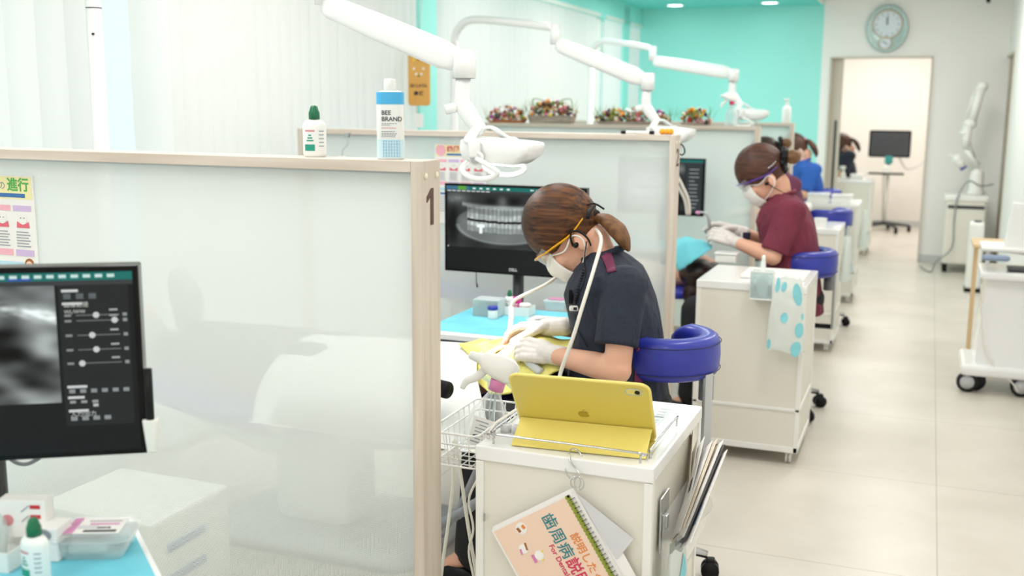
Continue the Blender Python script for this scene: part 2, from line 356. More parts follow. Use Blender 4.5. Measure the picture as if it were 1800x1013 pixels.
d = struct(MB().box((DX0 + .06, BY + .07, DZ / 2), (.115, .035, DZ - .02), 'beige_door', .003).build('door_1'))
MB().box((DX0 + .075, BY + .048, 1.0), (.022, .012, .66), 'dark_grey', .003).build('door_handle', d, world=False)
b = MB(); b.box((-.6, 14.05, 1.35), (3.6, .1, 2.7), 'warm_wall'); struct(b.build('wall_far'))
struct(MB().box((-2.35, 12.5, 1.35), (.1, 3.1, 2.7), 'warm_wall').build('wall_far_left')); struct(MB().box((1.15, 12.5, 1.35), (.1, 3.1, 2.7), 'warm_wall').build('wall_far_right'))
struct(MB().box((-.6, 13.995, .035), (3.4, .012, .07), 'light_grey').build('baseboard_far'))
b = MB(); b.box((RX + .06, (9.9 + YB) / 2, 1.35), (.12, 9.9 - YB, 2.7), 'wall_paint'); b.box((RX + .06, (9.9 + BY) / 2, (DZ + 2.7) / 2), (.12, BY - 9.9, 2.7 - DZ), 'wall_paint')
struct(b.build('wall_right'))
struct(MB().box((RX + .035, 10.35, DZ / 2), (.04, .88, DZ), 'door_wood').build('door_2'))
b = MB(); b.box((RX + .02, 9.905, DZ / 2), (.06, .02, DZ), 'beige_door'); b.box((RX + .02, 10.35, DZ), (.06, .88, .02), 'beige_door'); struct(b.build('trim_3'))
b = MB(); b.box((RX - .006, (9.88 + YB) / 2, .035), (.012, 9.88 - YB, .07), 'light_grey'); struct(b.build('baseboard_right'))
struct(MB().box(((DX1 + RX) / 2, BY - .006, .035), (RX - DX1, .012, .07), 'light_grey').build('baseboard_back'))
struct(MB().box((-1.15, YB - .05, 1.35), (3.7, .1, 2.7), 'wall_paint').build('wall_front'))
# window wall
b = MB(); b.box((WX - .06, 4.6, .05), (.12, 12.4, .1), 'white'); b.box((WX + .05, 2.2, CEIL - .17), (.1, 7.7, .42), 'wall_paint')
struct(b.build('wall_left'))
struct(MB().box((WX + .065, 8.38, 2.35), (.13, 4.84, .24), 'turquoise').build('wall_left_soffit'))
struct(MB().box((WX - .06, 4.6, 2.5), (.12, 12.4, .4), 'wall_paint').build('wall_left_header'))
cols = [(5.70, 5.93), (10.12, 10.33)]
for i, (y0, y1) in enumerate(cols): struct(MB().box((WX + .05, (y0 + y1) / 2, 1.2), (.16, y1 - y0, 2.4), 'turquoise').build('wall_left_column_turquoise'))
struct(MB().box((WX + .02, 9.42, 1.2), (.14, .12, 2.4), 'white', .01).build('trim_4'))
ys = [YB, .6, 3.2, 5.8, 8.0, 9.42, BY]
for i in range(len(ys) - 1):
    y0, y1 = ys[i] + .03, ys[i + 1] - .03; o = MB()
    for y in (y0 + .02, y1 - .02): o.box((WX - .05, y, 1.2), (.05, .04, 2.2), 'white')
    for z in (.12, 1.98, 2.28): o.box((WX - .05, (y0 + y1) / 2, z), (.05, y1 - y0, .04), 'white')
    f = struct(o.build('window_%d' % (i + 1)))
    MB().box((WX - .06, (y0 + y1) / 2, 1.2), (.006, y1 - y0 - .06, 2.14), 'glass').build('glass_pane', f, world=False)
def blind(y0, y1, pitch, wd, ang, mt, label, grp=None, skip=()):
    t = thing('vertical_blind', label, 'blind', (WX + .12, (y0 + y1) / 2, 2.24))
    MB().box((WX + .12, (y0 + y1) / 2, 2.25), (.05, y1 - y0, .035), 'white', .004).build('headrail', t)
    b = MB(); n = int((y1 - y0) / pitch)
    for i in range(n):
        y = y0 + (i + .5) * pitch
        if any(a < y < c for a, c in skip): continue
        a = math.radians(ang + random.uniform(-10, 10)); R = Matrix.Translation((WX + .12, y, 1.14)) @ Matrix.Rotation(a, 4, 'Z')
        b.grid(lambda u, v: (.012 * math.sin(PI * u), (u - .5) * wd, (v - .5) * 2.17), 4, 1, mt, M=R)
    b.build('slats', t)
blind(YB + .1, 3.1, .13, .125, -38, 'blind_slat', 'white vertical blind with its broad slats turned open, nearest the camera')
blind(3.3, 3.46, .16, .15, -28, 'blind_slat', 'single broad white blind slat beside the bright gap in the window')
blind(3.46, 5.66, .088, .098, -15, 'blind_less_lit', 'closed less-lit vertical blind behind the two bottles on the near partition')
blind(5.97, 9.3, .088, .098, -15, 'blind_less_lit', 'closed less-lit vertical blind behind the flower planters')
blind(9.5, 10.08, .09, .1, -15, 'blind_slat', 'narrow white vertical blind between white frame and far turquoise column')
blind(10.36, 10.76, .09, .1, -15, 'blind_slat', 'narrow white vertical blind in the corner by the turquoise wall')
# ---------------------------------------------------------------- partitions
PT = 1.34; PX = -.93; PL = -2.66
PY = [1.885, 4.13, 6.3, 7.95]
def partition(i, y, label):
    t = thing('glass_partition', label, 'partition', (PX, y + .04, 0)); d = .085; yc = y + d / 2
    for x in (PX - .0125, PL + .0125): MB().box((x, yc, PT / 2), (.025, d, PT), 'ash_post', .0015).build('post', t)
    MB().box(((PX + PL) / 2, yc, PT - .0115), (PX - PL - .05, d, .023), 'ash_wood', .0015).build('top_rail', t)
    MB().box(((PX + PL) / 2, yc, .06), (PX - PL - .05, d, .12), 'ash_wood', .0015).build('bottom_rail', t)
    MB().box(((PX + PL) / 2, yc, (PT + .1) / 2), (PX - PL - .05, .006, PT - .14), 'frosted_film').build('frosted_glass', t)
    MB().box(((PX + PL) / 2, yc, PT - .026), (PX - PL - .052, .016, .005), 'steel').build('glass_channel', t)
    M = plane_m((PX + .0006, yc, 1.247), (0, 1, 0), UZ)
    if i < 2:
        b = MB()
        if i == 0: b.prism([(-.005, -.037), (.0085, -.037), (.0085, .037), (-.002, .037), (-.022, .021), (-.022, .009), (-.005, .020)], .0006, 'brown_print', M)
        else: b.text('12'[i], .10, 'brown_print', M, .0006, 'CENTER', 'CENTER', .0022 if i == 0 else .001, 1.0)
        b.build('number', t)
    for k in (-.027, .024):
        if i < 2: MB(Matrix.Translation((PX, yc + k, PT - .03)) @ Matrix.Rotation(PI / 2, 4, 'Y')).lathe([(.0065, 0), (.0062, .002), (.004, .0035), (.0005, .004)], 'bead', seg=14).build('screw_cap', t)
    return t
PTN = [partition(i, y, l) for i, (y, l) in enumerate(zip(PY, (
    'nearest frosted glass partition with pale wood frame and brown number 1', 'frosted glass partition behind the navy hygienist, pale wood frame, number 2',
    'frosted glass partition carrying the flower planters on its wood rail', 'farthest frosted glass partition, white pump bottle on its rail')))]
# ---------------------------------------------------------------- small helpers for pictures
def cl(x, a=0, b=1): return max(a, min(b, x))
def g2(x, y, cx, cy, sx, sy): return math.exp(-((x - cx) / sx) ** 2 - ((y - cy) / sy) ** 2)
def nz(x, y, s=1.0, z=0): return noise.noise(V((x * s, y * s, z)))
def ss(a, b, x): t = cl((x - a) / (b - a)); return t * t * (3 - 2 * t)
def tint(g): g = cl(g); g = g ** 1.9; return (g * .9, g, g * .98)
def pan_xray(u, v):                   # jaw panorama
    cx = u - .5; k = .42 * cx * cx
    g = .18 + .06 * nz(u, v, 5)
    jaw = ss(1.0, .86, ((cx / .43) ** 2 + ((v - .44) / .36) ** 2)); g += .26 * jaw * ss(.98, .4, v)
    g -= .22 * g2(u, v, .06, .4, .05, .3) + .1 * g2(u, v, .94, .4, .05, .3)
    g += .38 * g2(u, v, .08, .88, .1, .09) * (.6 + .6 * abs(nz(u, v, 40))) + .3 * g2(u, v, .92, .88, .1, .09)
    vu = v - k * .9
    g += .36 * math.exp(-((vu - .74) / .035) ** 2) * (abs(cx) < .36)
    g += .2 * g2(u, v, .5, .85, .04, .1) - .12 * g2(u, v, .4, .85, .06, .07) - .12 * g2(u, v, .6, .85, .06, .07)
    if abs(cx) < .31:
        ph = cx / (.033 + .02 * abs(cx)); e = (.5 + .5 * math.cos(2 * PI * ph)) * (.75 + .9 * nz(cx, v, 14, 2)); vu += .012 * nz(cx, 0, 22, 5)
        if .5 < vu < .72: g += (.22 + .25 * e) * (1 if vu < .6 else .6)
        if .28 < vu < .455: g += (.2 + .28 * e) * (1 if vu > .38 else .5)
        g -= .5 * math.exp(-((vu - .478) / .018) ** 2)
    g += .3 * math.exp(-((math.hypot(cx / .40, (v - .42) / .33) - 1) / .05) ** 2) * (v < .42) * .6
    w_ = .035 * (1 if v > .38 else .35)
    if abs(u - .31) < w_ * (.9) and .27 < v < .44: g = 1.1
    if u < .01 or v < .01: g = 0
    return tint(g * .92)
def ceph_xray(u, v):                  # close view of a condyle and jaw angle
    g = .30 + .28 * nz(u, v, 3.5) + .2 * nz(u, v, 9, 3)
    g += .62 * math.exp(-((v - .9 + .35 * (u - .3) ** 2) / .05) ** 2) * (.7 + .5 * nz(u, v, 30))
    g -= .32 * g2(u, v, .3, .73, .35, .09) + .3 * g2(u, v, .78, .35, .16, .25)
    g += .3 * math.exp(-((math.hypot((u - .52) / .11, (v - .68) / .12) - .9) / .16) ** 2) * .8
    g += .42 * math.exp(-((math.hypot((u - .08) / .5, (v - .2) / .45) - 1) / .07) ** 2) + .35 * g2(u, v, .15, .4, .12, .07)
    g += .34 * g2(u, v, .95, .5, .08, .16) + .25 * math.exp(-((u - .45 - .5 * (.9 - v)) / .06) ** 2) * (v < .8)
    return tint(cl(g * 1.1))
def screen_ui(b, M, w_, h_, split, fn, nx, ny, lbot):
    # header bar, picture, side panel and dark lower band; local xy with origin at the lower left corner
    def q(x0, y0, x1, y1, c, z=.0006): b.add([(x0 * w_, y0 * h_, z), (x1 * w_, y0 * h_, z), (x1 * w_, y1 * h_, z), (x0 * w_, y1 * h_, z)], [(0, 1, 2, 3)], 'screen_picture', False, M, [lin(c)] * 4)
    q(0, 0, 1, 1, '17191a', .0002); q(0, .955, 1, 1, '1d6f68', .0008); q(0, .93, 1, .955, '3a3e40', .0005)
    b.grid(lambda u, v: (u * split * w_, (lbot + v * (.93 - lbot)) * h_, .0006), nx, ny, 'screen_picture', False, None, M, fn)
    return q
# ---------------------------------------------------------------- monitors
def arm_pole(t, x, y, z0, z1, m='dark_grey', r=.022): MB().tube([(x, y, z0), (x, y, z1)], r, m, 14).build('pole', t)
def monitor_body(t, M, w_, h_, th=.035):
    MB(M).box((w_ / 2, h_ / 2, -th / 2 - .001), (w_ + .018, h_ + .018, th), 'black_gloss', .003).build('housing', t)
# panorama monitor in the working cubicle
A = P(785, 472, 3.9); B = P(1025, 470, 3.9); TL = P(788, 326, 3.9)
t = thing('monitor', 'black monitor showing a panoramic jaw x-ray behind the navy hygienist', 'monitor', (A.x + .3, 3.92, .62))
w_ = (B.x - A.x) + .0; h_ = TL.z - A.z; M = plane_m((A.x, 3.9, A.z), FX, UZ); monitor_body(t, M, w_, h_)
b = MB(); q = screen_ui(b, M, w_, h_, .84, pan_xray, 150, 84, .27)
q(.84, .27, 1, .93, '24282a'); q(0, .955, .17, 1, '3f6f8a', .001); q(.09, .955, .15, 1, '5aa03c', .0012)
for i in range(6): q(.2 + i * .05, .968, .222 + i * .05, .986, 'd6efe9', .0014)
for i in range(9): q(.62 + i * .042, .97, .645 + i * .042, .984, 'cfe8e2', .0014)
for i in range(9): q(.01 + i * .036, .936, .038 + i * .036, .949, 'c8cccc', .0014)
for i in range(5): q(.01 + i*.2, .275, .02 + i*.2, .285, 'e0e0e0', .0012) if i == 0 else None
b.build('screen', t)
MB().text('DELL', .016, 'light_grey', plane_m((A.x + w_ * .5, 3.899, A.z + .012), FX, UZ), .0003, bold=.0004).build('maker_mark', t)
MB().box((A.x + w_ * .48, 3.96, A.z + h_ * .5), (.1, .04, .1), 'black', .004).build('bracket', t)
MB().lathe([(.12, 0), (.12, .015), (.03, .03)], 'dark_grey', (A.x + w_ * .48, 3.99, 0)).build('pole_foot', t)
arm_pole(t, A.x + w_ * .48, 3.99, .01, A.z + h_ * .5, 'dark_grey', .023)
MB().tube([(A.x + .12, 3.93, A.z), (A.x + .12, 3.93, A.z - .05), (A.x + .125, 3.93, A.z - .075)], [.0018, .0018, .004], 'black', 8).build('cable', t)
# near left monitor with x-ray and control panel
MN = V((math.sin(math.radians(33)), -math.cos(math.radians(33)), 0)); MXA = V((math.cos(math.radians(33)), math.sin(math.radians(33)), 0))
P0 = P(240, 640, 1.3)
def onM(x, y): v = ray(x, y); return CAM + v * (MN.dot(P0 - CAM) / MN.dot(v))
br = onM(249, 793); tr = onM(229, 472); h_ = tr.z - br.z - .008; w_ = .49
o_ = br - MXA * w_; M = plane_m(o_ + V((0, 0, .004)), MXA, UZ); NT = (-1.36, 1.22)
t = thing('monitor', 'large black monitor at left with x-ray and slider panel, in front of number 1 partition', 'monitor', (o_.x + .22, o_.y + .2, .78))
monitor_body(t, M, w_, h_, .04)
LB = .285
b = MB(); q = screen_ui(b, M, w_, h_, .765, ceph_xray, 120, 90, LB)
q(.775, .15, .985, .93, '232727', .0009)
ROWS = (.80, .72, .62, .53, .445)
for k, yy in enumerate((.90, .83, .37, .31, .235)): q(.785, yy - .007, .785 + (.05, .06, .06, .05, .06)[k], yy + .007, 'cfd2d2', .0013)
for k, yy in enumerate((.765, .735, .655, .575, .50)):
    q(.825, yy - .002, .955, yy + .002, '7f8586', .0013); kx = (.885, .94, .87, .88, .835)[k]
    b.prism([(kx * w_ + x, yy * h_ + y) for x, y in disc(.0048, 14)], .0006, 'screen_picture', M @ Matrix.Translation((0, 0, .0014)))
    for j in range(28): b.col[len(b.v) - 1 - j] = lin('c9cdcd')
    q(.79, yy - .006, .81, yy + .006, '8b9091', .0013); q(.925, yy + .022, .95, yy + .032, 'a9adad', .0013); q(.965, yy - .009, .978, yy + .009, '8f9494', .0013)
for k in range(3): q(.79 + k * .038, .855, .812 + k * .038, .885, '5c6466', .0013)
for k in range(6): q(.79 + k * .033, .335, .808 + k * .033, .356, '8c9293', .0013)
for k in range(3): q(.79 + k * .034, .30 - .022, .808 + k * .034, .30 - .008, '9aa0a0', .0013)
for k in range(4): q(.79 + k * .034, .18, .81 + k * .034, .203, '8c9293', .0013)
q(.86, .255, .876, .272, 'b9bcbc', .0013)
for k in range(10): q(.60 + k * .036, .97, .622 + k * .036, .988, 'c9e4df', .0013)
q(.02, .97, .2, .985, 'c9e4df', .0013); q(.63, .958, .7, .97, '3550a8', .0015)
b.build('screen', t)
MB(M).text('WL/WW', .008, 'light_grey', Matrix.Translation((.79 * w_, .785 * h_, .0016)), .0001, 'LEFT').build('panel_lettering', t)
MB(M).text('入力/出力', .009, 'light_grey', Matrix.Translation((.79 * w_, .215 * h_, .0016)), .0001, 'LEFT').build('panel_lettering', t)
MB(M).text('画像処理', .009, 'light_grey', Matrix.Translation((.79 * w_, .822 * h_, .0016)), .0001, 'LEFT').build('panel_lettering', t)
c = onM(0, 700); px = o_ + MXA * (w_ * .45)
px = P(-2, 850, 1.30); px = V((px.x - .012, 1.30, 0))
MB().tube([(px.x, px.y, .75), (px.x, px.y, .98)], .022, 'dark_grey', 14).build('pole', t)
MB().box((px.x, px.y - .008, 1.02), (.09, .05, .09), 'black', .004, math.radians(33)).build('bracket', t)
t = thing('stylus_holder', 'black stylus in a white clip holder on the side of near monitor', 'holder', tuple(br + V((.012, .01, .03))))
c = br + MXA * .016
b = MB(Matrix.Translation(c + V((0, 0, .0))) @ Matrix.Rotation(math.radians(33), 4, 'Z'))
b.loft([[(x * s, y * s, z) for x, y in rrect(.024, .02, .005)] for z, s in ((-.002, .55), (.0, .6), (.05, 1.0), (.052, .98))], 'white').build('holder_cup', t)
MB().tube([c + V((0, 0, .02)), c + V((0, 0, .135))], .0065, 'black', 10).build('stylus', t)
# third monitor in cubicle two
a = P(1180, 376, 6.1); e = P(1237, 282, 6.1)
t = thing('monitor', 'dark monitor with blurred x-ray beyond the number 2 post', 'monitor', (a.x, 6.12, .6))
M = plane_m((e.x - .5, 6.1, a.z), FX, UZ); monitor_body(t, M, .5, e.z - a.z); h_ = e.z - a.z; b = MB(); q = screen_ui(b, M, .5, h_, .79, pan_xray, 60, 34, .05)
q(.80, .05, .99, .93, '33383a', .0009)
for k in range(11): q(.84, .12 + k * .07, .90 + .06 * random.random(), .135 + k * .07, '9aa0a0', .0013)
b.build('screen', t); MB().lathe([(.12, 0), (.12, .015), (.03, .03)], 'dark_grey', (e.x - .25, 6.14, 0)).build('pole_foot', t)
arm_pole(t, e.x - .25, 6.14, .01, a.z + .1)
# ---------------------------------------------------------------- bottles and things on the rails
def drop_bottle(name, loc, s, label, cat='bottle', rz=0, group=None, tagm=True):
    t = thing(name, label, cat, loc); M = Matrix.Translation(loc) @ Matrix.Rotation(rz, 4, 'Z') @ Matrix.Scale(s, 4)
    MB(M).lathe([(.018, 0), (.021, .002), (.0225, .006), (.0225, .055), (.0215, .062), (.017, .068), (.009, .071), (.0085, .075)], 'bottle_white', sy=.7, seg=28).build('bottle_body', t)
    MB(M).lathe([(.0105, .071), (.0105, .083), (.0085, .088), (.007, .094), (.005, .0965), (.001, .097)], 'green_cap', seg=20).build('cap', t)
    if tagm:
        b = MB(M)
        def lab(x0, x1, z0, z1, m): b.grid(lambda u, v: (math.sin(x0 + (x1 - x0) * u) * .0228, -math.cos(x0 + (x1 - x0) * u) * .0162, z0 + (z1 - z0) * v), 6, 1, m)
        lab(-.8, .15, .012, .024, 'label_teal'); lab(-.75, .15, .048, .051, 'label_red')
        for k in range(3): lab(-.6 + .1 * k, .05 - .1 * k, .030 + .005 * k, .0325 + .005 * k, 'label_teal')
        for k in range(5): lab(.5, 1.0, .02 + k * .007, .022 + k * .007, 'label_grey')
        b.build('label', t)
    return t
drop_bottle('dropper_bottle', (-1.201, 1.93, PT), 1.1, 'small white bottle with green cap on top of number 1 partition', rz=.35)
loc = V((-1.022, 1.93, PT)); t = thing('rinse_bottle', 'tall white bottle with blue band and flip cap on number 1 partition', 'bottle', loc)
M = Matrix.Translation(loc) @ Matrix.Rotation(.35, 4, 'Z')
def rr(s, z, w_=.054, d_=.04): return [(x * s, y * s, z) for x, y in rrect(w_, d_, .013, 4)]
MB(M).loft([rr(.94, 0), rr(1, .003), rr(1, .13), rr(.97, .134), rr(.6, .137)], 'bottle_white').build('bottle_body', t)
MB(M).lathe([(.0125, .134), (.0125, .152), (.0115, .158), (.011, .160), (.001, .161)], 'bottle_white', seg=20).build('flip_cap', t)
b = MB(M); b.loft([rr(1.012, .110), rr(1.012, .1315), rr(.985, .1345)], 'label_blue', cap=False)
b.loft([rr(1.01, .003), rr(1.01, .04)], 'pale_cyan', cap=False)
Mf = plane_m((0, -.0205, .0), FX, UZ)
def tx(b, s, sz, x, z, m, **k): b.text(s, sz, m, Mf @ Matrix.Translation((x, z, .0)), .0002, 'LEFT', **k)
tx(b, 'BEE', .0125, -.0155, .093, 'ink', bold=.00012); tx(b, 'BRAND', .0125, -.0155, .0805, 'ink', bold=.00012)
for k, (z, L_, m) in enumerate(((.072, .032, 'label_grey'), (.069, .018, 'label_grey'), (.063, .03, 'label_red'), (.056, .028, 'label_grey'), (.052, .032, 'label_grey'), (.049, .03, 'label_grey'), (.046, .028, 'label_grey'))):
    n = 6
    for j in range(n): b.box((-.0155 + (j + .4) * L_ / n, -.0206, z), (L_ / n * .75, .0004, .0014), m)
for k in range(7): b.box((-.012 + k * .0055, -.0207, .022), (.0005, .0004, .034), 'label_blue')
for k in range(6): b.box((.004, -.0207, .007 + k * .006), (.034, .0004, .0004), 'label_blue')
b.build('label', t)
# clip with string on the second rail
c = P(612, 238, 4.13); t = thing('clip_with_string', 'tiny metal clip with string on the rail between the two bottles', 'clip', tuple(c))
MB().box((c.x, c.y - .012, c.z + .0), (.028, .018, .02), 'steel', .004).build('clip', t)
MB().tube([c + V((0, -.02, -.005)), c + V((.01, -.022, -.04)), c + V((-.015, -.022, -.06)), c + V((-.02, -.022, -.09))], .0014, 'steel', 6, sub=4).build('string', t)
MB().prism(rrect(.05, .04, .018), .004, 'white', plane_m(c + V((-.018, -.024, -.11)), FX, UZ)).build('tag_card', t)
# pens and foam on rail two
for k, (x0, x1, lb) in enumerate(((1092, 1117, 'left'), (1118, 1150, 'right'))):
    a = P(x0, 231, 4.155); e = P(x1, 231, 4.155); a.z = e.z = PT + .007; t = thing('marker_pen', 'white marker pen with black ' + ('left end, lying on number 2 partition rail' if k == 0 else 'right end, lying nearer the orange sponge'), 'pen', tuple(a))
    MB().tube([a, e], .0065, 'white', 12).build('barrel', t); c_, d_ = (a, a.lerp(e, .35)) if k == 0 else (e.lerp(a, .25), e)
    MB().tube([c_, d_], .0072, 'black', 12).build('pen_cap', t)
b = MB()
a = P(1170, 234, 4.15)
for k in (-1, 0, 1): b.ell((a.x + k * .017, 4.165, PT + .012), (.0125, .02, .012), 'orange_foam', 12)
tag(b.build('foam_sponge', remesh=.0025), 'bumpy orange sponge block on the rail beside the number 2 post', 'sponge'); 
# trigger and pump bottles on far rails
def spray_bottle(loc, s, label, rz=0, body='clear_tint', head='white', collar='hot_pink', parts=True, group=None, tilt=None):
    t = thing('spray_bottle', label, 'bottle', loc, rz, group); M = WM(t) @ Matrix.Scale(s, 4)
    if tilt: t.rotation_euler = (tilt[0], tilt[1], rz); bpy.context.view_layer.update(); M = WM(t) @ Matrix.Scale(s, 4)
    MB(M).lathe([(.036, 0), (.041, .003), (.042, .01), (.042, .075), (.038, .09), (.026, .115), (.016, .135), (.014, .15)], body, seg=24, sy=.8).build('bottle_body', t)
    MB(M).lathe([(.017, .145), (.0175, .168), (.015, .170)], collar, seg=20).build('collar', t)
    b = MB(M); b.loft([[(x, y * k, z) for y, z in ((-.013, z0), (.013, z0), (.014, z0 + .01), (.01, z1), (-.01, z1), (-.014, z0 + .01))] for x, z0, z1, k in ((-.075, .197, .212, .7), (-.052, .194, .215, .8), (-.040, .182, .221, 1.0), (-.01, .172, .224, 1.1), (.02, .168, .222, 1.1), (.034, .178, .212, .85))], head)
    b.lathe([(.008, -.012), (.009, 0), (.007, .004)], head, seg=14, M=Matrix.Translation((-.075, 0, .204)) @ Matrix.Rotation(-PI / 2, 4, 'Y')); b.build('spray_head', t)
    MB(M).tube([(-.036, 0, .182), (-.05, 0, .16), (-.068, 0, .145), (-.074, 0, .125)], [.007, .0065, .006, .004], head, 10, sub=4, flat=1.5).build('trigger', t)
    MB(M).tube([(0, 0, .15), (.01, 0, .08), (.005, 0, .01)], .003, 'clear_tint', 6, sub=3).build('dip_tube', t)
    return t
spray_bottle((-1.10, 6.335, PT), .85, 'clear spray bottle with pink collar on the third partition rail', .3)
c = P(1382, 216, 7.99); c.z = PT; t = thing('pump_bottle', 'plain white pump bottle on the farthest partition rail', 'bottle', tuple(c)); M = Matrix.Translation(c)
MB(M).lathe([(.03, 0), (.032, .004), (.032, .1), (.028, .115), (.012, .125), (.012, .135)], 'bottle_white', seg=20).build('bottle_body', t)
b = MB(M); b.lathe([(.014, .13), (.014, .145), (.005, .147), (.005, .162)], 'white', seg=14); b.box((-.006, 0, .166), (.045, .018, .014), 'white', .004); b.build('pump_head', t)
# ---------------------------------------------------------------- planters with dried flowers
FC = ['c23a34', 'd97a86', 'efe9dd', 'f2d24a', '4a3b32', '8c9a4a', 'e9b0a0', '354a63', 'f3efe8', 'a03040', '7b8f3a', 'e8923a', 'b24a9a', 'd9c7a4', '5c2c36', 'ffffff']
for i, c in enumerate(FC): mat('petal_%d' % i, c, .8)
def planter(x0, x1, kind, label, seed):
    rnd = random.Random(seed); a = P(x0, 215, 6.34); e = P(x1, 215, 6.34); L_ = e.x - a.x; c = V(((a.x + e.x) / 2, 6.345, PT))
    t = thing('flower_planter', label, 'planter', tuple(c)); hb = .05 if kind == 'box' else .018
    MB(Matrix.Translation(c)).loft([[(x * L_ / 2 * k, y * .04 * k, z) for x, y in ((-1, -1), (1, -1), (1, 1), (-1, 1))] for z, k in ((0, .9), (hb, 1.0))], 'planter_wood' if kind != 'terra' else 'planter_terra', smooth=False).build('planter_box', t)
    if kind == 'box':
        b = MB(); b.tube([c + V((-L_ * .4, 0, hb)), c + V((-L_ * .42, 0, .15)), c + V((0, 0, .13)), c + V((L_ * .4, 0, .15)), c + V((L_ * .42, 0, hb))], .003, 'leaf', 6, sub=6); b.build('handle', t)
    n = int(L_ * 600); hmax = .088
    b = MB(); lf = MB()
    for k in range(n):
        x = rnd.uniform(-.5, .5) * L_; y = rnd.uniform(-.05, .05); z = hb + rnd.uniform(0, hmax) * math.sqrt(max(.1, 1 - (2 * x / L_) ** 2)); r = rnd.uniform(.006, .014)
        m = 'petal_%d' % rnd.randrange(len(FC)); p = c + V((x, y, z))
        R = Euler((rnd.uniform(0, 3), rnd.uniform(0, 3), 0)).to_matrix()
        b.ell(p, (r, r, r * .6), m, 8, R)
        if k % 3 == 0:
            for j in range(5):
                d = R @ V((math.cos(j * 1.256), math.sin(j * 1.256), .2)); b.ell(p + d * r, (r * .5, r * .5, r * .25), m, 6, R)
    for k in range(n // 3):
        x = rnd.uniform(-.55, .55) * L_; p = c + V((x, rnd.uniform(-.05, .03), hb)); d = V((rnd.uniform(-.05, .05), rnd.uniform(-.02, .02), rnd.uniform(.04, .11))); s_ = V((.006, 0, 0))
        lf.tube([p, p + d * .5 + V((0, 0, .01)), p + d], [.001, .004, .0006], 'leaf', 5, flat=.3)
    b.build('flowers', t)['kind'] = 'stuff'; lf.build('leaves', t)['kind'] = 'stuff'
planter(860, 922, 'terra', 'small terracotta planter of dried flowers, leftmost on partition rail', 1)
planter(930, 1010, 'box', 'wooden handled planter of dried flowers on third partition rail', 2)
planter(1050, 1178, 'wood', 'long low planter of mixed bright dried flowers on the rail', 3)
planter(1198, 1248, 'wood', 'small low planter of dried flowers right of the long one', 4)
# hanging board on the turquoise column
a = P(717, 103, 5.5); e = P(755, 186, 5.5); bw = e.x - a.x; bh = a.z - e.z + .05; c = V((a.x + bw / 2, 5.5, e.z + bh / 2))
t = thing('hanging_board', 'yellow wooden board with cord and flower dots hanging by turquoise column', 'sign', tuple(c)); M = plane_m(c, FX, UZ)
MB(M).prism(rrect(bw, bh, .02), .012, 'board_yellow', Matrix.Translation((0, 0, -.012))).build('board', t)
b = MB(M)
for x, y, m in ((-.03, .1, 'yellow_ink'), (0, .1, 'brown_ink'), (.035, .1, 'red'), (-.03, .05, 'white'), (.03, .05, 'white'), (-.015, .02, 'white'), (.018, .02, 'white'), (0, .01, 'leaf')): b.prism([(x + p, y + q_) for p, q_ in disc(.007, 10)], .002, m)
b.build('dots', t); MB(M).text('はいしゃさん', .024, 'ink', Matrix.Translation((0, -.045, .001)), .0005, bold=.0006, sx=.75).text('歯 医', .026, 'ink', Matrix.Translation((0, -.09, .001)), .0005, bold=.001).build('lettering', t)
MB(M).tube([(-.02, -bh / 2, 0), (-.015, -bh / 2 - .06, 0), (.01, -bh / 2 - .09, 0)], .003, 'beech', 6).build('cord', t)
MB().tube([(c.x, 5.505, c.z + bh / 2), (c.x - .02, 5.6, 2.2), (c.x - .05, 5.7, 2.24)], .0015, 'beech', 6).build('hanging_cord', t)
a_ = P(737, 212, 5.5); t2 = MB(plane_m(a_, FX, UZ)).prism(rrect(.055, .08, .012), .008, 'white'); t2.build('charm', t)
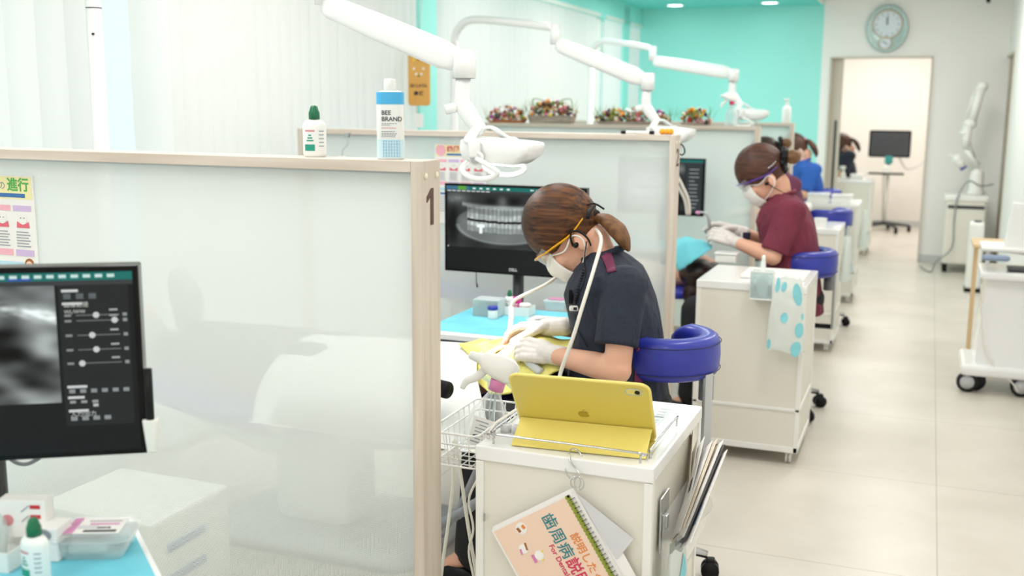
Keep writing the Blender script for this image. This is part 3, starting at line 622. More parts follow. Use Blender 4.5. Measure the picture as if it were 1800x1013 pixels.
# ---------------------------------------------------------------- gum disease charts
def chart(x0, z1, y, w_, h_, label):
    c = V((x0, y, z1)); t = thing('dental_chart', label, 'poster', tuple(c)); M = plane_m((x0, y, z1), FX, UZ)
    MB(M).box((w_ / 2, -h_ / 2, -.001), (w_, h_, .002), 'paper').build('sheet', t)
    b = MB(M)
    def r_(a0, b0, a1, b1, m, z=.0006): b.box(((a0 + a1) / 2 * w_, -(b0 + b1) / 2 * h_, z), (abs(a1 - a0) * w_, abs(b1 - b0) * h_, .0006), m)
    r_(.02, .01, .98, .15, 'c_yel', .0003); b.prism([(.12 * w_ + x, -.08 * h_ + y_) for x, y_ in disc(.024)], .0014, 'c_pink')
    b.text('歯周病', .030, 'c_red', Matrix.Translation((.24 * w_, -.065 * h_, .001)), .0003, 'LEFT', bold=.0008); b.text('の', .022, 'label_grey', Matrix.Translation((.60 * w_, -.07 * h_, .001)), .0003, 'LEFT')
    b.text('進行', .034, 'c_green', Matrix.Translation((.70 * w_, -.065 * h_, .001)), .0003, 'LEFT', bold=.0008)
    r_(.24, .115, .9, .14, 'c_blue', .001)
    for k in range(4):
        xx = .03 + k * .24; r_(xx, .19, xx + .21, .225, 'c_pink' if k % 2 == 0 else 'c_vio'); cx_ = (xx + .105) * w_
        b.add([(cx_ - .02, -.33 * h_, .001), (cx_ - .018, -.29 * h_, .001), (cx_ - .008, -.305 * h_, .001), (cx_, -.29 * h_, .001), (cx_ + .008, -.305 * h_, .001), (cx_ + .018, -.29 * h_, .001), (cx_ + .02, -.33 * h_, .001)], [(0, 1, 2, 3, 4, 5, 6)], 'c_red', False)
        b.prism([(cx_ + x * 1.0, -.27 * h_ + y_ * 1.1) for x, y_ in disc(.014, 12)], .0012, 'white')
        for e_ in (-.005, .005): b.prism([(cx_ + e_ + x, -.268 * h_ + y_) for x, y_ in disc(.0012, 6)], .002, 'ink')
        for j in range(6): r_(xx + .02, .355 + j * .018, xx + .16 + .02 * (j % 2), .361 + j * .018, 'label_grey')
        r_(xx, .47, xx + .21, .51, 'c_pink' if k % 2 == 0 else 'c_vio')
    r_(.02, .55, .98, .585, 'c_cyan'); r_(.55, .61, .86, .635, 'c_red'); r_(.1, .61, .4, .635, 'c_blue')
    for j in range(7): r_(.52, .66 + j * .03, .80 - .03 * (j % 3), .668 + j * .03, 'label_grey'); r_(.08, .66 + j * .03, .4 - .03 * (j % 2), .668 + j * .03, 'label_grey')
    for cx_, cy_ in ((.9, .56), (.86, .76)):
        b.prism([(cx_ * w_ + x, -cy_ * h_ + y_) for x, y_ in disc(.014, 12)], .0015, 'brown_ink'); b.prism([(cx_ * w_ + x, -(cy_ + .008) * h_ + y_) for x, y_ in disc(.0105, 12)], .002, 'c_skin')
    b.build('print', t)
for n_, c_ in (('c_yel', 'f6eeb4'), ('c_pink', 'f3b5c2'), ('c_red', 'e56a78'), ('c_green', '5ab45a'), ('c_blue', '3f74b5'), ('c_vio', 'd3bce2'), ('c_cyan', 'bfe4f0'), ('c_skin', 'f5d5bf')): mat(n_, c_, .6)
a = P(61, 309, 1.925); chart(a.x - .27, a.z, 1.918, .27, .38, 'gum disease chart on the near glass above the large left monitor')
a = P(765, 253, 4.16); chart(a.x, a.z, 4.155, .24, .34, 'gum disease chart on glass behind the operating lamp')
# ---------------------------------------------------------------- carts
def caster(t, x, y, r=.025, m='white', M=None):
    g = MB(M); g.tube([(x - .011, y, r), (x - .003, y, r)], r, m, 18); g.tube([(x + .003, y, r), (x + .011, y, r)], r, m, 18)
    g.box((x, y, r * 1.9), (.03, .03, r * .9), m, .004); o = g.build('caster', t)
    return o
def cart(loc, w_, d, h, label, group=None):
    x, y, _ = loc; t = thing('instrument_cart', label, 'cart', (x + w_ / 2, y + d / 2, 0), 0, group); z0 = .055; th = .018
    MB().box((x + w_ / 2, y + d / 2, h - .016), (w_, d, .032), 'white_gloss', .003).build('cart_top', t)
    b = MB(); b.box((x + w_ / 2, y + d / 2, (z0 + h - .032) / 2), (w_ - .012, d - .012, h - .034 - z0), 'cart_panel'); b.build('carcass', t)
    b = MB()
    for xx in (x + th / 2 + .001, x + w_ - th / 2 - .001):
        for yy in (y + th / 2 + .001, y + d - th / 2 - .001)[:2 if xx > x + .1 else 1]: b.box((xx, yy, (z0 + h - .032) / 2), (th, th, h - .034 - z0), 'white', .0015)
    for zz, hh in ((z0 + .012, .024), (.235, .012)):
        b.box((x + w_ / 2, y + .008, zz), (w_ - .004, .014, hh), 'white', .0015); b.box((x + w_ - .008, y + d / 2, zz), (.014, d - .004, hh), 'white', .0015)
    b.build('edge_trim', t)
    for xx in (x + .04, x + w_ - .04):
        for yy in (y + .05, y + d - .05): caster(t, xx, yy)
    return t
C1 = (-.847, 1.96); CH = .745
c1 = cart((-.847, 1.96, 0), .384, .48, CH, 'white instrument cart with yellow tablet on top, nearest the camera')
b = MB()
def rail(p0, p1, h=.02): b.tube([p0, p0 + V((0, 0, h * .7)), p0.lerp(p1, .03) + V((0, 0, h)), p1.lerp(p0, .03) + V((0, 0, h)), p1 + V((0, 0, h * .7)), p1], .0025, 'chrome', 8, sub=3)
z = CH
rail(V((-.815, 1.985, z)), V((-.497, 1.985, z))); b.build('rail', c1)
b = MB(); rail(V((-.485, 2.02, z)), V((-.485, 2.26, z))); b.build('rail', c1)
b = MB(); rail(V((-.828, 2.02, z)), V((-.828, 2.38, z))); b.build('rail', c1)
MB().box((-.824, 1.957, .59), (.004, .004, .018), 'steel', .001).build('catch', c1)
MB().box((-.4615, 2.06, .60), (.004, .07, .12), 'chrome', .0015).box((-.456, 2.06, .60), (.008, .02, .03), 'steel', .003).build('door_latch', c1)
c2 = cart((-.857, 4.28, 0), .44, .46, .748, 'white instrument cart with dotted bag on its corner, beside maroon hygienist')
c3 = cart((-.86, 6.45, 0), .40, .46, .745, 'white instrument cart beyond the maroon hygienist, third from camera')
c4 = cart((-.86, 8.2, 0), .40, .46, .745, 'white instrument cart with white boxes on top near the blue hygienist')
c5 = cart((-.90, 11.0, 0), .40, .46, .745, 'pale instrument cart seen through the far doorway')
# ---------------------------------------------------------------- tablet in yellow folio
# stands on cart one, leaning away; corners measured on the cart
tl = P(905, 655, 2.14); trr = P(1127, 678, 2.11)
bl = PZ(917, 730, CH + .035); brr = PZ(1133, 752, CH + .035)
f0 = PZ(905, 783, CH + .003); f1 = PZ(1128, 806, CH + .003)
xd = (f1 - f0); xd.z = 0; wt = .288; xd.normalize(); yd = V((-xd.y, xd.x, 0))
mid = (f0 + f1) / 2
B0 = mid + yd * .100; B0.z = CH + .008
up = (yd * -math.cos(math.radians(53)) + V((0, 0, math.sin(math.radians(53))))).normalized()
hT = .185
t = thing('tablet', 'yellow tablet in a clear case propped up on the nearest cart', 'tablet', tuple(V((B0.x, B0.y, CH))))
yd2 = -yd
M = plane_m(B0 + up * (hT / 2), xd, up)            # local z faces the camera side
MB(M).prism(rrect(wt, hT, .018), .0065, 'yellow_tablet', Matrix.Translation((0, 0, -.0065))).build('tablet_body', t)
MB(M).prism(rrect(wt - .012, hT - .012, .012), .001, 'black_gloss', Matrix.Translation((0, 0, -.0078))).build('screen', t)
b = MB(M); pr = [(x, y) for x, y in rrect(wt + .003, hT + .003, .0195)]
b.tube([V((x, y, -.003)) for x, y in pr], .0035, 'yellow_case', 8, closed=True); b.build('case_edge', t)
b = MB(M @ Matrix.Translation((wt / 2 - .030, hT / 2 - .020, 0))); b.tube([V((x, y, .001)) for x, y in rrect(.034, .019, .0094)], .0011, 'clear_tint', 6, closed=True)
b.prism(rrect(.031, .016, .0078), .0006, 'yellow_case'); b.prism([(x + .007, y) for x, y in disc(.0056)], .002, 'black_gloss'); b.prism([(x - .006, y) for x, y in disc(.001, 8)], .001, 'yellow_tablet'); b.build('camera_lens', t)
# emblem: bitten apple
b = MB(M @ Matrix.Translation((.0, -.018, .0003)))
ap = []
for i in range(40):
    a = 2 * PI * i / 40; r = .0115 * (1 + .07 * math.cos(2 * a) - .10 * math.exp(-((a - PI / 2) / .35) ** 2) - .07 * math.exp(-((a - 1.5 * PI) / .3) ** 2))
    x, y = r * math.cos(a), r * math.sin(a) * .98
    dx, dy = x - .0145, y - .002; dd = math.hypot(dx, dy)
    if dd < .0058: x, y = .0145 + dx / dd * .0058, .002 + dy / dd * .0058
    ap.append((x, y))
b.prism(ap, .0004, 'logo_grey'); b.prism([(.0005 + x * .4 + y * .5, .0135 + y * .9 + x * .3) for x, y in disc(.0035, 12)], .0004, 'logo_grey'); b.build('emblem', t)
b = MB()                               # folio cover folded under, as a wedge
z0 = CH + .002; hinge = M @ V((0, -hT / 2 + .044, .003))
L0 = mid - xd * (wt / 2 - .002) + V((0, 0, 0)); L0.z = z0; R0 = L0 + xd * (wt - .004)
L1 = hinge - xd * (wt / 2 - .002); R1 = hinge + xd * (wt / 2 - .002)
bk = yd * .12; L2 = L0 + bk; R2 = R0 + bk; 
def slab(a_, b_, c_, d_, th, m):
    n = (b_ - a_).cross(d_ - a_).normalized() * th; b.add([a_, b_, c_, d_, a_ + n, b_ + n, c_ + n, d_ + n], [(0, 1, 2, 3), (7, 6, 5, 4), (0, 4, 5, 1), (1, 5, 6, 2), (2, 6, 7, 3), (3, 7, 4, 0)], m, False)
slab(L0, R0, R1, L1, .0022, 'yellow_case'); slab(L1, R1, R2, L2, .0022, 'yellow_case'); slab(L0 , R0, R2, L2, .0022, 'yellow_case')
b.build('folio_cover', t)
# label strip and little holders on cart top
t = thing('label_strip', 'clear printed label strip lying along the right of the cart top', 'label', (-.56, 2.25, CH)); R = Matrix.Translation((-.545, 2.22, CH + .001)) @ Matrix.Rotation(math.radians(-3), 4, 'Z')
MB(R).box((0, 0, 0), (.036, .34, .0015), 'clear_tint').build('strip', t)
b = MB(R)
for k in range(15): b.box((random.uniform(-.003, .003), -.16 + k * .0225, .0012), (random.uniform(.016, .028), random.choice((.002, .004, .008, .012)), .0005), random.choice(('label_grey', 'paper_grey', 'label_grey', 'label_red', 'light_grey')))
b.build('print', t)
for k, (px, py, r) in enumerate(((886, 762, .0125), (905, 765, .0105))):
    a = PZ(px, py, CH); t = thing('roll_holder', ('larger' if k == 0 else 'smaller') + ' round white holder on cart beside the yellow folio', 'holder', tuple(a)); c = a + V((0, .012, 0))
    MB(Matrix.Translation(c)).lathe([(r, 0), (r, .018), (r * .8, .0185), (r * .78, .016), (.0005, .015)], 'paper_grey', seg=22).build('holder_body', t)
a = PZ(866, 742, CH); t = thing('clear_tray_edge', 'cream cable loop lying on the left of the cart top', 'cable', tuple(a))
MB().tube([PZ(858, 770, CH + .006), PZ(868, 748, CH + .02), PZ(885, 735, CH + .02), PZ(905, 722, CH + .012), PZ(925, 712, CH + .006)], .0035, 'hose_cream', 8, sub=5).build('cable', t); t.name = 'looped_cable'
# ---------------------------------------------------------------- hook, rings and booklet on the cart front
yf = 1.952
def pf(x, y, dy=0): return P(x, y, yf - dy)
t = thing('s_hook', 'chrome wire S hook hanging on the front rail of nearest cart', 'hook', tuple(pf(1010, 830)))
t.name = 'wire_hook'
MB().tube([P(1023, 808, 1.975), P(1020, 797, 1.98), P(1009, 789, 1.984), P(1001, 795, 1.972), P(1003, 812, 1.955), pf(1013, 825, .006), pf(1018, 835, .01), pf(1008, 843, .012), pf(998, 836, .012), pf(994, 824, .012)], .0017, 'chrome', 8, sub=6).build('hook_wire', t)
for k, (x, y, r, a_) in enumerate(((1012, 848, .0125, .4), (1018, 850, .0135, -.2))):
    c = pf(x, y, .012); R = Matrix.Translation(c) @ Matrix.Rotation(a_, 4, 'Z') @ Matrix.Rotation(PI / 2, 4, 'X')
    tag(MB(R).tube([(r * .8 * math.cos(i * PI / 12), r * math.sin(i * PI / 12), 0) for i in range(24)], .0012, 'chrome', 6, closed=True).build('binder_ring'), ('left' if k == 0 else 'right') + ' one of two chrome rings joining hook and booklet', 'ring')
# booklet
TLc = pf(1004, 866, .010); xdir = (pf(1086, 1012, .010) - TLc).normalized(); up_b = (TLc - pf(864, 934, .010)); up_b = (up_b - xdir * up_b.dot(xdir)); hb = up_b.length; up_b.normalize()
M = plane_m(TLc, xdir, up_b)           # x along binding, y towards the binding
t = thing('booklet', 'peach spiral-bound booklet with teal title hanging askew from the cart hook', 'booklet', tuple(TLc)); Lb = .25
pages = MB(M)
for k in range(4): pages.box((Lb / 2 - .002 * k, -hb / 2 + .002 * k, -.0012 * k - .001), (Lb, hb, .0008), 'paper')
pages.build('pages', t)
MB(M).box((Lb / 2 + .001, -hb / 2 - .001, .0004), (Lb - .006, hb - .012, .001), 'cover_peach').build('cover', t)
ol = [(0.002 + i * Lb / 60, -.016 - .002 * abs(math.sin(i * PI / 2.0))) for i in range(61)] + [(Lb, -.006), (.002, -.006)]
MB(M @ Matrix.Translation((0, 0, .0009))).prism(ol, .0005, 'olive').build('binding_band', t)
b = MB(M)
for k in range(24): b.tube([(.012 + k * .0098, -.010, .0012), (.012 + k * .0098, -.008, .005), (.012 + k * .0098, -.001, .0045), (.012 + k * .0098, .001, .0)], .0007, 'black', 5); b.tube([(.0145 + k * .0098, -.010, .0012), (.0145 + k * .0098, -.008, .005), (.0145 + k * .0098, -.001, .0045), (.0145 + k * .0098, .001, .0)], .0006, 'steel', 5)
b.build('spiral_wire', t)
MB(M @ Matrix.Translation((.0045, -.0095, .0015))).prism(disc(.003, 14), .0006, 'black').build('punch_hole', t)
b = MB(M)
def bt(s_, size, x, y, m, bold=.0004): b.text(s_, size, m, Matrix.Translation((x, y, .0014)), .0002, 'LEFT', 'CENTER', bold)
bt('歯周病', .034, .0165, -.076, 'teal_ink', .0002); bt('説明', .034, .120, -.076, 'crimson_ink', .0005); bt('説明したくなる', .0225, .076, -.042, 'orange_ink', .0002); bt('For Dental', .0165, .078, -.099, 'crimson_ink', .0002)
b.build('title', t)
b = MB(M)
for x, y, r in ((.022, -.140, .0125), (.062, -.159, .0105), (.088, -.134, .0105)):
    b.prism([(x + p, y + q_) for p, q_ in disc(r, 22)], .0005, 'paper', Matrix.Translation((0, 0, .001)))
b.box((.021, -.134, .0018), (.009, .007, .0006), 'orange_ink', 0, .2); b.box((.023, -.147, .0018), (.011, .006, .0006), 'brown_ink', 0, .2); b.box((.021, -.141, .002), (.012, .0025, .0006), 'white', 0, .2)
b.box((.060, -.151, .0018), (.016, .004, .0006), 'brown_ink', 0, -.2); b.box((.066, -.167, .0018), (.012, .004, .0006), 'pink_cap', 0, -.2); b.box((.090, -.148, .0018), (.018, .007, .0006), 'pink_cap')
for x, y in ((.083, -.124), (.099, -.131)): b.prism([(x + p, y + q_) for p, q_ in disc(.0025, 5)], .0006, 'yellow_ink', Matrix.Translation((0, 0, .0016)))
b.build('spot_pictures', t)
a0_ = pf(1012, 866, .004)
t = thing('loose_paper', 'loose white sheets hanging behind the peach booklet', 'paper', tuple(a0_))
b = MB(); q1, q2, q3 = pf(1114, 948, .005), pf(1084, 985, .004), pf(1030, 900, .003); b.add([a0_, q1, q2, q3], [(0, 1, 2, 3)], 'paper_grey', False); b.build('sheet', t, solid=.0006)
b = MB(); b.add([pf(1020, 880, .003), pf(1086, 955, .003), pf(1160, 1090, .003), pf(1120, 1090, .003)], [(0, 1, 2, 3)], 'paper', False); b.build('sheet', t, solid=.0006)
# ---------------------------------------------------------------- file pocket and plastic bag on the cart side
xs = -.460
t = thing('file_pocket', 'clear plastic pocket hung on the side of nearest cart, full of papers', 'pocket', (xs, 2.1, .45))
b = MB(); b.grid(lambda u, v: (xs + .004 + .075 * v * math.sin(PI * (.15 + .7 * u)), 2.03 + .25 * u, .40 + .20 * v), 8, 4, 'clear'); b.grid(lambda u, v: (xs + .003, 2.03 + .25 * u, .40 + .22 * v), 2, 2, 'clear'); b.build('pocket_sheet', t)
LBL = ['thin cream booklet in the side pocket, hindmost', 'white leaflet in the side pocket beside the cream booklet', 'grey-white leaflet with pink edge in the side pocket', 'white form with black mark in the side pocket', 'white sheet leaning out in the middle of the side pocket', 'cream sheet leaning out in the side pocket', 'white sheet before the dark brochure in side pocket', 'dark-edged brochure with ring binding in side pocket', 'white brochure with blue picture, outermost in the side pocket']
PXY = [(1215, 770, 1170, 870), (1222, 782, 1174, 872), (1228, 790, 1180, 876), (1231, 780, 1190, 880), (1243, 785, 1198, 884), (1252, 780, 1206, 888), (1262, 782, 1212, 890), (1264, 790, 1214, 895), (1268, 800, 1222, 900)]
for k, (x0, y0, x1, y1) in enumerate(PXY):
    yt = 2.36 - k * .024; yb = 2.24 - k * .022
    top = P(x0, y0, yt); bot = P(x1, y1 + 15, yb); bot.x = max(bot.x, xs + .008 + k * .003)
    d = (top - bot); L_ = d.length; d.normalize(); side = V((.25, -.97, .1)); M = plane_m(bot - d * .06, d, side); z_ = M.to_3x3() @ V((0, 0, 1))
    o = MB(M)
    o.box(((L_ + .06) / 2, 0, 0), (L_ + .06, .085, .0015), ('paper_cream', 'paper', 'paper_grey', 'paper', 'paper', 'paper_cream', 'paper', 'dark_grey', 'paper')[k], .0004, seg=1)
    if k in (3,): o.box((L_ * .7, .012, .0012), (.03, .02, .0006), 'ink'); o.box((L_ * .7, .012, -.0012), (.03, .02, .0006), 'ink')
    if k == 8: o.box((L_ * .45, .0, .0012), (.05, .05, .0006), 'slate_blue'); o.box((L_ * .45, .0, -.0012), (.05, .05, .0006), 'slate_blue')
    if k == 7:
        for j in range(9): o.tube([(L_ * .25 + j * .006, -.046, -.004), (L_ * .25 + j * .006, -.05, 0), (L_ * .25 + j * .006, -.046, .004), (L_ * .25 + j * .006, -.038, 0)], .0008, 'white', 5, closed=True)
    tag(o.build(('booklet', 'leaflet', 'leaflet', 'form_sheet', 'leaflet', 'leaflet', 'leaflet', 'brochure', 'brochure')[k]), LBL[k], 'paper', None)
def bag(name, c, w_, h_, d, dots, label, seed, ax=(0, 1, 0)):
    t = thing(name, label, 'bag', tuple(c)); X = V(ax); N_ = V((X.y, -X.x, 0)); rnd = random.Random(seed)
    def f(u, v):
        a = 2 * PI * u; wv = 1 + .12 * math.sin(5 * a + 6 * v + seed); k = .62 + .38 * math.sin(PI * min(1, (1 - v) * .62 + .08)); k = 1 - .38 * v ** 2
        p = c + X * (math.cos(a) * w_ / 2 * k) + N_ * (math.sin(a) * d / 2 * wv * (1 - .5 * v) + d / 2) + V((0, 0, -h_ * (1 - v) + .006 * math.sin(4 * a + 3 * v)))
        return p + N_ * (.004 * nz(u * 9, v * 9, 1, seed))
    b = MB(); b.grid(f, 40, 18, 'bag_film'); b.add([f(i / 20, 0) for i in range(20)], [tuple(range(20))], 'bag_film'); b.build('bag_film', t)
    b = MB()
    for (u0, v0, r) in dots:
        b.grid(lambda p, q_: f((u0 + r * .7 * q_ * math.cos(2 * PI * p) / (w_ * 4)), v0 + r * .7 * q_ * math.sin(2 * PI * p) / h_) + N_ * .0015, 14, 3, 'bag_dot')
    b.build('dot_print', t); return t
t = bag('plastic_bag', V((xs + .002, 2.04, .56)), .13, .30, .06, ((.40, .42, .045), (.22, .5, .03), (.3, .86, .05), (.2, .15, .035)), 'translucent bag with aqua spots hanging on side of nearest cart', 3)
MB().box((xs + .05, 2.00, .40), (.004, .12, .16), 'paper').build('folded_paper', t)
bag('plastic_bag', P(1391, 485, 4.27) + V((0, -.03, 0)), .15, .29, .07, ((.40, .90, .04), (.13, .80, .06), (.3, .9, .03), (.27, .45, .03), (.12, .32, .045), (.15, .06, .045), (.42, .1, .03), (.08, .5, .02)), 'white bag with aqua dots hanging from second cart beside the corridor', 5, (1, 0, 0))
bag('plastic_bag', V((-.45, 6.5, .70)), .15, .26, .07, ((.1, .9, .05), (.2, .3, .04)), 'white bag with aqua dots on third cart', 7)
bag('plastic_bag', V((-.45, 8.26, .70)), .15, .28, .07, ((.1, .85, .05), (.2, .3, .04)), 'white bag with aqua dots on fourth cart, nearest the doorway', 8)
# ---------------------------------------------------------------- second cart's things
a = PZ(1275, 462, .748); t = thing('white_box', 'small white lidded plastic box on left of second cart', 'box', tuple(a)); 
MB(Matrix.Translation(a)).box((0, .03, .018), (.095, .07, .036), 'white', .004).build('box_body', t); MB(Matrix.Translation(a)).box((0, .03, .041), (.105, .078, .009), 'white_gloss', .004).build('lid', t)
a = V((-.62, 4.55, .748)); t = thing('work_tray', 'flat white tray on top of second cart', 'tray', tuple(a)); MB().box((a.x + .05, a.y - .03, .755), (.26, .25, .013), 'white', .004).build('tray_base', t)
a = P(1342, 482, 4.26); t = thing('bottle_holder', 'clear square holder with white nozzle bottle on front of second cart', 'holder', tuple(a)); 
zt = P(1342, 476, 4.25).z; zb = P(1342, 524, 4.25).z; hw = .043
b = MB()
for s_ in (-1, 1): b.box((a.x + s_ * hw, 4.245, (zt + zb) / 2), (.003, .06, zt - zb), 'bag_white')
b.box((a.x, 4.215, (zt + zb) / 2), (2 * hw, .003, zt - zb), 'clear_tint'); b.box((a.x, 4.245, zb), (2 * hw, .06, .004), 'bag_white'); b.box((a.x, 4.276, (zt + zb) / 2), (2 * hw, .003, zt - zb), 'clear_tint')
for z_ in (zb, zt): b.box((a.x, 4.213, z_), (2 * hw, .004, .005), 'white')
b.build('holder_box', t)
t = thing('nozzle_bottle', 'white squeeze bottle with pointed nozzle standing in clear holder', 'bottle', (a.x, 4.245, zb))
MB(Matrix.Translation((a.x, 4.245, zb + .004))).lathe([(.02, 0), (.022, .003), (.022, .085), (.016, .1), (.011, .11), (.010, .135), (.007, .155), (.008, .160), (.006, .168), (.001, .17)], 'bottle_white', seg=20).build('bottle_body', t)
# third, fourth and fifth carts' things
def lidbox(c, sx, sy, sz, label, name='white_box'):
    t = thing(name, label, 'box', c); M = Matrix.Translation(c); MB(M).box((0, 0, sz / 2), (sx, sy, sz), 'white', .006).build('box_body', t); MB(M).box((0, 0, sz + .006), (sx + .01, sy + .01, .012), 'white_gloss', .004).build('lid', t)
lidbox((-.76, 8.33, .745), .15, .16, .055, 'left white box on the fourth cart before the blue hygienist')
lidbox((-.59, 8.34, .745), .14, .16, .05, 'right white box on the fourth cart before the blue hygienist')
spray_bottle((-.66, 6.6, .745), .62, 'white spray bottle on third cart beside the blue stool back', 0, 'white', 'white', 'white')
t = thing('waste_pot', 'white pot with black rim on the third cart', 'pot', (-.58, 6.56, .745)); MB(Matrix.Translation((-.58, 6.56, .745))).lathe([(.03, 0), (.038, .05), (.04, .052), (.036, .05), (.03, .004)], 'white', seg=18, cap=False).build('pot', t)
spray_bottle((-.79, 11.12, .745), .6, 'white spray bottle on the cart inside the far doorway', 0, 'white', 'white', 'white')
lidbox((-.66, 11.2, .745), .12, .12, .04, 'white box on the cart inside the far doorway')
# ---------------------------------------------------------------- stools
def stool(loc, rz, label, group=None, zs=.50, zb=.735, proto=[]):
    if proto: return dup(proto[0], loc, rz, label, group)
    t = thing('operator_stool', label, 'stool', loc, rz, group); M = WM(t)
    # backrest wraps the seat's rear: local +x is behind the sitter
    def br(a, rad, hh, thk):
        c = V((rad * math.cos(a), rad * math.sin(a), 0)); n = V((math.cos(a), math.sin(a), 0)); o = []
        for i in range(14):
            q_ = 2 * PI * i / 14; sx_ = abs(math.cos(q_)) ** .6 * (1 if math.cos(q_) > 0 else -1); sz_ = abs(math.sin(q_)) ** .6 * (1 if math.sin(q_) > 0 else -1)
            o.append(c + n * (sx_ * thk) + V((0, 0, zb + sz_ * hh)))
        return o
    R0 = .128; rings = []; N_ = 28
    for i in range(N_ + 1):
        a = math.radians(-118 + 236 * i / N_); e = min(i, N_ - i) / 3; k = min(1, .35 + .65 * math.sqrt(min(1, e))); rings.append(br(a * 1.0, R0, .062 * k, .036 * k))
    MB(M).loft(rings, 'blue_leather').build('backrest', t)
    b = MB(M)
    for s_ in (-1, 1): b.tube([V((R0 * math.cos(a), R0 * math.sin(a), zb)) + V((math.cos(a), math.sin(a), 0)) * .0365 + V((0, 0, s_ * .040)) for a in [math.radians(-100 + 10 * i) for i in range(21)]], .0012, 'ink', 5)
    b.build('seam', t)
    MB(M).box((R0 + .03, 0, .56), (.012, .036, .27), 'chrome', .002).build('back_post', t)
    MB(M).tube([(R0 - .01, .05, .67), (R0 - .01, .05, .60)], .022, 'grey', 14).build('adjust_knob', t)
    MB(M).tube([(R0 + .03, 0, .435), (-.08, 0, .43)], .012, 'black', 8).build('back_bracket', t)
    MS = M @ Matrix.Translation((-.11, 0, 0)); MB(MS).lathe([(.001, zs - .07), (.15, zs - .07), (.165, zs - .055), (.17, zs - .03), (.16, zs - .008), (.13, zs), (.001, zs + .002)], 'blue_leather', seg=30).build('seat', t)
    MB(MS).lathe([(.025, .1), (.025, .25), (.016, .26), (.016, zs - .07), (.06, zs - .07)], 'chrome', seg=16).build('column', t)
    for k in range(5):
        a = 2 * PI * k / 5 + PI / 5; c, s_ = math.cos(a), math.sin(a); e = V((c * .24, s_ * .24, .075))
        l = MB(MS).tube([(c * .02, s_ * .02, .105), e * .6 + V((0, 0, .05)), e], [.02, .017, .012], 'chrome', 10).build('base_leg', t)
        w1 = V((-s_, c, 0)); w = MB(MS); p = V((c * .25, s_ * .25, .028)); w.tube([p - w1 * .022, p - w1 * .004], .028, 'black', 16); w.tube([p + w1 * .004, p + w1 * .022], .028, 'black', 16); w.box(p + V((0, 0, .02)), (.03, .03, .035), 'black', .006, a); w.build('caster', t)
    proto.append(t); return t
stool((-.692, 3.02, 0), -.42, 'operator stool with blue curved backrest behind the navy hygienist', None)
stool((-.525, 5.10, 0), -.1, 'operator stool with blue back under the maroon hygienist in purple glasses')
stool((-.60, 7.25, 0), -.5, 'operator stool with blue back beside the third cart')
stool((-.80, 8.97, 0), -.3, 'operator stool under the blue-shirted hygienist')
# ---------------------------------------------------------------- wire basket with bottles on cart's left
t = thing('wire_basket', 'white wire basket hooked on the left side of nearest cart', 'basket', (-.92, 2.14, .70))
b = MB(); x0, x1, y0, y1, z0, z1 = -.975, -.855, 1.99, 2.27, .675, .752
def loop(k, z, r=.0022): 
    cx_, cy_ = (x0 + x1) / 2, (y0 + y1) / 2; pts = [V((cx_ + x, cy_ + y, z)) for x, y in rrect((x1 - x0) * k, (y1 - y0) * k, .015, 3)]; b.tube(pts, r, 'glossy_white_metal', 7, closed=True)
loop(1, z1, .0026); loop(.97, z1 - .025); loop(.9, z0)
cx_, cy_ = (x0 + x1) / 2, (y0 + y1) / 2
for i in range(9):
    y = y0 + .02 + i * (y1 - y0 - .04) / 8; yl = cy_ + (y - cy_) * .9
    b.tube([(x0, y, z1), (cx_ - .9 * (cx_ - x0), yl, z0), (cx_ + .9 * (x1 - cx_), yl, z0), (x1, y, z1)], .0015, 'glossy_white_metal', 5)
for i in range(4):
    x = x0 + .02 + i * (x1 - x0 - .04) / 3; xl = cx_ + (x - cx_) * .9
    b.tube([(x, y0, z1), (xl, cy_ - .9 * (cy_ - y0), z0), (xl, cy_ + .9 * (y1 - cy_), z0), (x, y1, z1)], .0015, 'glossy_white_metal', 5)
b.build('basket_wire', t)
s1 = spray_bottle((-.90, 2.10, .684), 1.0, 'clear spray bottle with pink collar and white trigger in wire basket', math.radians(12), 'clear', 'white', 'pink_cap', tilt=(-.04, .27))
M = WM(s1); b = MB(M @ Matrix.Scale(1.0, 4)); b.grid(lambda u, v: ((u - .5) * .05, -.0345 - .0 * u, .02 + v * .065), 2, 2, 'bag_white')
for k in range(7): b.box((-.005 + .004 * (k % 2), -.0352, .028 + k * .008), (.030 - .006 * (k % 3), .0004, .0022), 'label_grey')
b.prism([(x - .014, y + .04) for x, y in disc(.004, 14)], .0006, 'ink', plane_m((0, -.0353, 0), FX, UZ)); b.build('label', s1)
spray_bottle((-.91, 2.21, .682), .78, 'smaller clear bottle leaning at the back of wire basket', math.radians(200), 'clear', 'clear_tint', 'clear_tint', tilt=(.1, .0))
